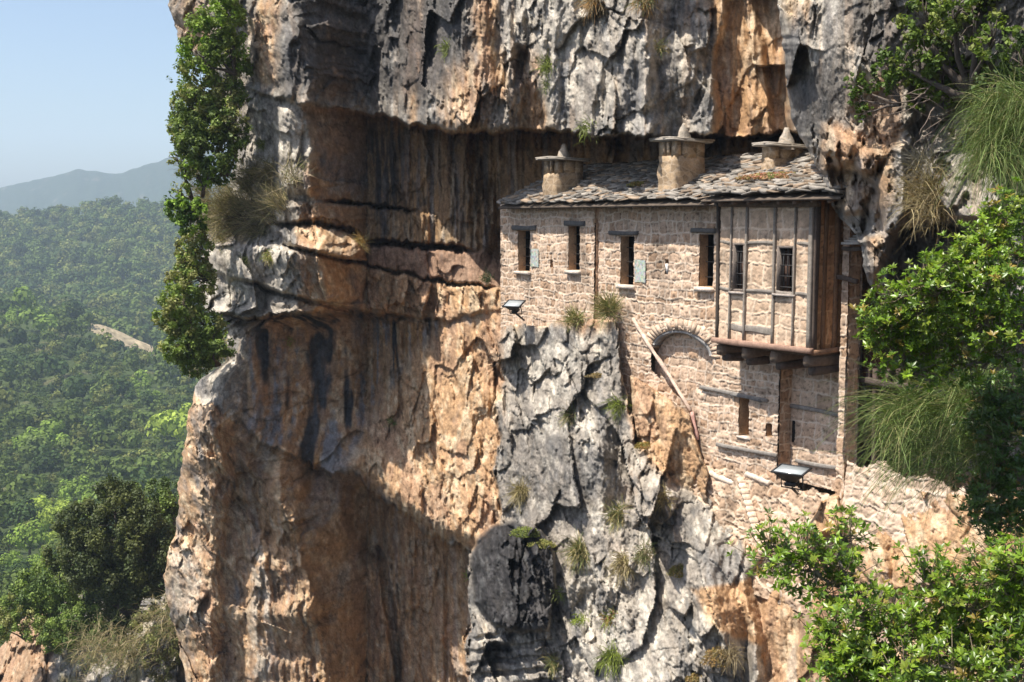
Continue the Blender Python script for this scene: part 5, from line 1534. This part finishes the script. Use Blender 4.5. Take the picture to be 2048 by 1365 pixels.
for k, (px, py, rx, rz, greens, lab) in enumerate((
    (1050,1060,.42,.26,[(.20,.24,.05),(.26,.28,.07),(.15,.19,.05)],"lime green cushion on top of the dark boulder"), (1085,1082,.38,.22,[(.24,.25,.07),(.30,.27,.08)],"yellow green cushion at the right shoulder of the boulder"),
    (1296,884,.36,.16,[(.28,.20,.05),(.20,.18,.05),(.33,.19,.06)],"rust and olive cushion on a rock knob beside the lower wall"), (1360,1140,.30,.30,[(.20,.18,.05),(.27,.20,.07)],"olive cushion beside the grey block below the wall footing"),
    (1432,1318,.34,.42,[(.30,.19,.07),(.24,.18,.06)],"large ochre cushion near the foot of the rock face"), (1392,1352,.24,.22,[(.27,.18,.07),(.22,.17,.06)],"smaller ochre cushion beside the large one"), (1198,742,.38,.12,[(.17,.13,.06),(.24,.17,.07)],"brown mossy mat on a shelf of the buttress"))):
    cushion("cushion_plant", lab, at(px, py + 12, cliff_Y(px, py) - .12), rx, rx * .6, rz, .045, 1500, greens, 120 + k)
for px, d, rx, ry, rz, n, greens, lab in ((1275, -.45, .42, .3, .14, 1500, [(.24,.20,.06),(.30,.19,.07),(.18,.19,.05)], "small olive stonecrop patch on the slate roof between two chimneys"),
                                 (1540, -.15, .95, .55, .17, 4500, [(.36,.16,.10),(.33,.20,.09),(.22,.22,.07),(.38,.22,.13)], "large reddish stonecrop patch on the roof below the right chimney")):
    u = UU(px, d)
    o = cushion("stonecrop", lab, W(P(u), P(roof_z(u, d) + .05), P(d)), rx, ry, rz, .05, n, greens, 140 + int(px))
    o.rotation_euler = (0, 0, math.atan2(U_DIR[1], U_DIR[0])); 

# lower left: holm oak and bushes on the rocky bank
BANK = "bushes on the rocky bank at the lower left"
shrub("holm_oak", "big dark holm oak on the rocky bank left of the cliff", "tree", None, [(250,1040,66),(195,1085,66),(280,1090,66),(165,1050,46),(240,1130,70),(310,1120,50),(190,1160,62),(290,1170,48),(225,1005,50),(250,1215,50),(145,1110,45)], 60, (265,1235), .17, 10, [(.075,.092,.030),(.06,.078,.026),(.105,.12,.036)], 201, gap=-.12, trunk_r=.16)
shrub("holm_oak", "dark oak close against the cliff behind the big holm oak", "tree", None, [(310,1000,40),(340,1040,42),(300,1040,34),(345,1000,30),(340,1100,40)], 66, (345,1150), .17, 10, [G_M,G_D,(.08,.12,.03)], 202, trunk_r=.13)
shrub("bush", "tall mid green bush left of the big holm oak", "bush", BANK, [(120,1150,46),(85,1180,46),(150,1190,46),(45,1200,40),(110,1215,44)], 63, (110,1255), .15, 9, [G_M,(.085,.13,.03)], 203)
shrub("bush", "round green bush on the red scree in the corner", "bush", BANK, [(60,1245,34),(90,1260,30),(20,1225,30),(0,1255,34)], 62, (50,1280), .14, 9, [G_M,G_O], 204)
shrub("bush", "low bright bush above the pale boulders", "bush", BANK, [(150,1250,44),(195,1240,40),(120,1270,34),(230,1265,30)], 60, (140,1290), .14, 9, [(.085,.13,.03),G_M], 205)
shrub("bush", "olive bush under the cliff foot at the bottom edge", "bush", BANK, [(300,1250,36),(330,1280,34),(270,1290,26),(320,1330,34)], 58, (310,1330), .13, 6, [G_O,(.15,.13,.06)], 206)
for k, (px, py, lab) in enumerate(((250,1300,"dry brown bush among the rocks below the holm oak"), (335,1240,"grey dry bush against the foot of the cliff"), (190,1300,"dry grass between the pale boulders"))):
    stem_plant("dry_bush", lab, "dry bush", None, (px, py), lambda a, b: 57.0, 600, 1.1, .8, (-.2,-.3,.5), .7, .03, [DRY, TANG, SAGE], 220 + k, blob=.6, curl=1.2)

# ------------------------------------------------------------------ right: shrubs on the outcrop
oy = lambda px, py: outcrop_Y(min(px, 2150), min(py, 560)) - .55
shrub("rock_shrub", "open leafy shrub growing over the top right rock, with twisted dark limbs", "shrub", None,
      [(1850,40,52),(1900,80,50),(1850,110,44),(1800,130,38),(1880,170,40),(1950,30,50),(1990,80,40),(1830,190,34),(1905,20,40),(1960,130,34)], oy, (1950,200,-.2), .085, 5.2, [(.12,.18,.03),(.16,.22,.035),(.10,.15,.035),(.20,.23,.06)], 301, gap=.02, clump=.2, trunk_r=.08)
shrub("rock_shrub", "small leafy spray at the left end of the top right shrub", "shrub", None, [(1705,165,20),(1740,160,24),(1715,200,18),(1728,225,18),(1770,120,24),(1780,165,24)], oy, (1800,210,-.1), .075, 5, [(.08,.13,.025),(.11,.17,.03)], 302, gap=.0, clump=.2, trunk_r=.03)
shrub("rock_shrub", "dark leafy shrub above the drooping broom at the right edge", "shrub", None, [(1985,170,36),(2030,190,40),(2000,240,34),(2045,120,40),(1950,220,26),(2040,250,30)], oy, (2030,210,0), .08, 6, [(.06,.10,.025),(.08,.12,.035)], 303, gap=-.05, clump=.22, trunk_r=.05)
g = Geo(); tw0 = at(1930, 190, oy(1930, 190)); ro = random.Random(8)
tb = empty("bare_branches", tw0.tolist(), "bare twisting twigs hanging across the rock below the top right shrub", "branches")
for k in range(18):
    st = at(ro.uniform(1830, 1960), ro.uniform(170, 240), oy(1900, 200) - .15); d = P([ro.gauss(-.5, .5), ro.gauss(-.1, .2), ro.gauss(-.35, .35)]); L = ro.uniform(.5, 1.3); pts = [st]
    for s_ in range(5): d = d / np.linalg.norm(d) + P([ro.gauss(0, .3), ro.gauss(0, .1), ro.gauss(0, .3)]); d /= np.linalg.norm(d); pts.append(pts[-1] + d * L / 5)
    tube(g, pts, [.017, .013, .011, .009, .006, .003], 5, (.16,.125,.10))
g.build("twigs", twig_mat, tb)
stem_plant("dry_bush", "brown dry bush on the ledge of the right outcrop", "dry bush", None, (1865,395), lambda a, b: outcrop_Y(a, b) - .15, 900, .75, .55, (-.35,-.4,.35), .8, .011, [DRY,(.20,.14,.06),TANG], 310, blob=.2, curl=.6)
stem_plant("dry_bush", "thin grey leafless twigs above the brown dry bush on the right outcrop", "dry bush", None, (1850,330), lambda a, b: outcrop_Y(a, b) - .1, 160, .9, .5, (-.5,-.4,.3), .4, .008, [(.20,.18,.14)], 311, blob=.1, curl=.5)

# the long green brooms
BG = [(.15,.21,.06), (.10,.15,.045), (.20,.25,.08), (.13,.18,.045), (.27,.25,.11)]
stem_plant("broom", "drooping green broom hanging at the right edge above the leafy branches", "broom", None, (2030,260), 13.0, 4200, .95, .30, (-.55,-.2,.1), 1.7, .0075, BG, 320, seg=9, blob=.10, curl=.85, nodes=[(random.uniform(1985, 2110), random.uniform(205, 330)) for _ in range(34)])
stem_plant("broom", "arching green broom spraying left in front of the dark passage", "broom", None, (1900,850), 12.5, 1900, 1.15, .36, (-.75,-.2,.22), 1.2, .0075, BG, 321, seg=9, blob=.09, curl=.85, nodes=[(random.uniform(1790, 2010), random.uniform(775, 930)) for _ in range(34)])
stem_plant("broom", "low green broom behind the bottom right leaves", "broom", None, (2060,1230), 11.5, 1200, 1.2, .45, (-.55,-.2,.5), 1.1, .008, BG, 322, seg=8, blob=.15, curl=.25)

# ------------------------------------------------------------------ right foreground: branches of a glossy-leaved tree
def rosette_tree(name, label, branches, Y, greens, seed, leaf=.060, twig=5, cat="branches", group=None):
    """Boughs drawn through photographed points; twigs end in rosettes of pointed leaves."""
    r = np.random.default_rng(seed)
    g = Geo(); tips, tdirs = [], []
    root = at(branches[0][0][0], branches[0][0][1], Y)
    o = empty(name, root.tolist(), label, cat, group)
    for br in branches:
        pts = [at(p[0], p[1], Y + (p[2] if len(p) > 2 else 0) + r.uniform(-.12, .12)) for p in br]
        fine = []
        for i in range(len(pts) - 1):
            for t in np.linspace(0, 1, 6)[:-1]: fine.append(pts[i] * (1 - t) + pts[i+1] * t + r.normal(size=3) * .012)
        fine.append(pts[-1])
        nf = len(fine); rad = np.linspace(.022, .005, nf)
        tube(g, fine, list(rad), 6, (.20,.165,.13))
        for i in range(2, nf):
            for _ in range(twig):
                b = fine[i]
                d = (fine[i] - fine[i-1]); d = d / (np.linalg.norm(d) + 1e-9) * .5 + r.normal(size=3) * .75 + P([0, -.1, .28]); d /= np.linalg.norm(d)
                L = r.uniform(.08, .32)
                m_ = b + d * L * .5 + P([0, 0, -.02]); e = b + d * L + P([0, 0, .03])
                tube(g, [b, m_, e], [.006, .0045, .003], 4, (.19,.15,.10), cap=False)
                for c_ in (e, m_ * .35 + e * .65 + r.normal(size=3) * .05):
                    tips.append(c_); tdirs.append(d * .6 + P([-.15, -.12, .75]) + r.normal(size=3) * .25)
    g.build("boughs", twig_mat, o)
    tips, tdirs = P(tips), P(tdirs); tdirs /= np.linalg.norm(tdirs, axis=1, keepdims=True)
    vs, cs = [], []
    for t, d in zip(tips, tdirs):
        k = r.integers(6, 10)
        a = np.cross(d, r.normal(size=3)); a /= np.linalg.norm(a); b = np.cross(d, a)
        col = P(greens)[r.integers(len(greens))] * r.uniform(.7, 1.3)
        if r.random() < .035: col = P((.30,.22,.05))
        for j in range(k):
            th = 2 * math.pi * (j / k) + r.uniform(-.3, .3); el = r.uniform(.15, 1.05)
            out = (math.cos(th) * a + math.sin(th) * b) * math.cos(el) + d * math.sin(el)
            sd_ = np.cross(out, d); sd_ /= np.linalg.norm(sd_) + 1e-9
            nn = np.cross(sd_, out)
            L = leaf * r.uniform(.7, 1.25); w = L * .21
            st = t + out * .006
            mid = st + out * L * .5; tip = st + out * L - nn * L * .10
            vs.append([st, mid + sd_ * w + nn * w * .3, tip, mid - sd_ * w + nn * w * .3, mid])
            cs.append(col * r.uniform(.8, 1.2))
    V = P(vs).reshape(-1, 3); n = len(vs); i = np.arange(n)[:, None] * 5
    F = np.concatenate([i + P([[0, 1, 4, 4]]), i + P([[1, 2, 4, 4]])]) * 0
    T = np.concatenate([i + P([[0, 1, 4]]), i + P([[1, 2, 4]]), i + P([[2, 3, 4]]), i + P([[3, 0, 4]])])
    np_mesh("leaves", V - root, T, gloss_leaf, o, np.repeat(P(cs), 5, 0))
    return o
GL = [(.12,.20,.018), (.18,.27,.022), (.085,.15,.016), (.15,.24,.02), (.22,.28,.03)]
GDK = [(.075,.135,.026), (.10,.165,.03), (.06,.11,.024)]  # darker greens: shade on the right-edge branches is put into the leaf colour
rosette_tree("arbutus_branches", "glossy green leafy branches in front of the dark passage and outcrop", [
    [(2080,600),(1980,600),(1880,610),(1800,640),(1755,650)], [(2080,640,.3),(1960,660,.3),(1860,690,.3),(1790,705,.2),(1770,690)], [(2080,520),(2000,510),(1930,520),(1890,560)],
    [(2080,450),(2030,430),(1990,460),(1950,500)], [(2080,560,-.3),(1990,560,-.3),(1910,580,-.3),(1850,575,-.2),(1800,600)], [(2080,700,.3),(1990,720,.3),(1900,735,.3),(1830,745,.2)],
    [(2080,670,-.4),(2000,660,-.4),(1940,640,-.4)], [(2080,500,.5),(1980,545,.5),(1880,640,.5),(1820,670,.4)], [(2060,590,.6),(1960,610,.6),(1890,650,.6),(1780,660,.5)]], 11.0, GL, 401, twig=9, group="leafy branches of the nearest tree")
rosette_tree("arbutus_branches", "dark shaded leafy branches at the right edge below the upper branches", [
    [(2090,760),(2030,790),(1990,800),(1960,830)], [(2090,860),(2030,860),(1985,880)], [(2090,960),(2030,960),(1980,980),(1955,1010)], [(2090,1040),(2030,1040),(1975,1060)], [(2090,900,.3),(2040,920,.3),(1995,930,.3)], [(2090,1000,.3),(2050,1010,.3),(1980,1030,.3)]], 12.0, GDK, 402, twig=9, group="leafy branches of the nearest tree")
rosette_tree("arbutus_branches", "long leafy bough reaching left across the pale rock at the bottom", [
    [(1760,1215),(1700,1180),(1640,1155),(1590,1130),(1545,1105)], [(1640,1155),(1620,1120),(1600,1085)], [(1700,1180),(1680,1130),(1680,1090),(1700,1070)], [(1590,1130),(1560,1130),(1530,1115)], [(1720,1190),(1650,1195),(1615,1170)]], 9.4, GL, 403, twig=3, group="leafy branches of the nearest tree")
rosette_tree("arbutus_branches", "dense bright leafy branches filling the bottom right corner", [
    [(2112,1342),(1982,1242),(1902,1202),(1852,1162)], [(2112,1272),(2022,1192),(1972,1152)], [(2112,1382),(1922,1302),(1812,1262),(1712,1232)], [(2082,1462),(1902,1382),(1782,1332),(1702,1292),(1662,1287)],
    [(2022,1502),(1862,1432),(1742,1392),(1662,1352)], [(2112,1222),(2062,1172),(2032,1132)], [(2112,1422,.3),(1972,1342,.3),(1872,1272,.3),(1782,1242,.3)], [(2112,1302,.3),(2012,1282,.3),(1922,1252,.3)],
    [(1922,1462,.3),(1822,1402,.3),(1722,1342,.3),(1712,1322)], [(2112,1342,-.4),(2002,1332,-.4),(1882,1332,-.4),(1802,1352,-.4)], [(2102,1442,-.4),(1982,1422,-.4),(1872,1412,-.4)]], 9.0, GL, 404, twig=9, group="leafy branches of the nearest tree")

# ------------------------------------------------------------------ the air of the valley
def haze_box():
    m = bpy.data.materials.new("valley_air"); m.use_nodes = True; nt = m.node_tree
    nt.nodes.remove(nt.nodes["Principled BSDF"])
    v = nt.nodes.new("ShaderNodeVolumePrincipled")
    v.inputs["Color"].default_value = (.66, .80, .97, 1); v.inputs["Density"].default_value = HAZE
    v.inputs["Anisotropy"].default_value = 0.0
    nt.links.new(v.outputs[0], nt.nodes["Material Output"].inputs["Volume"])
    x, y0, y1, z0, z1 = 6000., -60., 3500., -230., 260.
    vv = [(-x,y0,z0),(x,y0,z0),(x,y1,z0),(-x,y1,z0),(-x,y0,z1),(x,y0,z1),(x,y1,z1),(-x,y1,z1)]
    o = np_mesh("haze", vv, np.array(BOXF), m); tag(o, None, None, None, "stuff")
HAZE = 2.3e-4
haze_box()
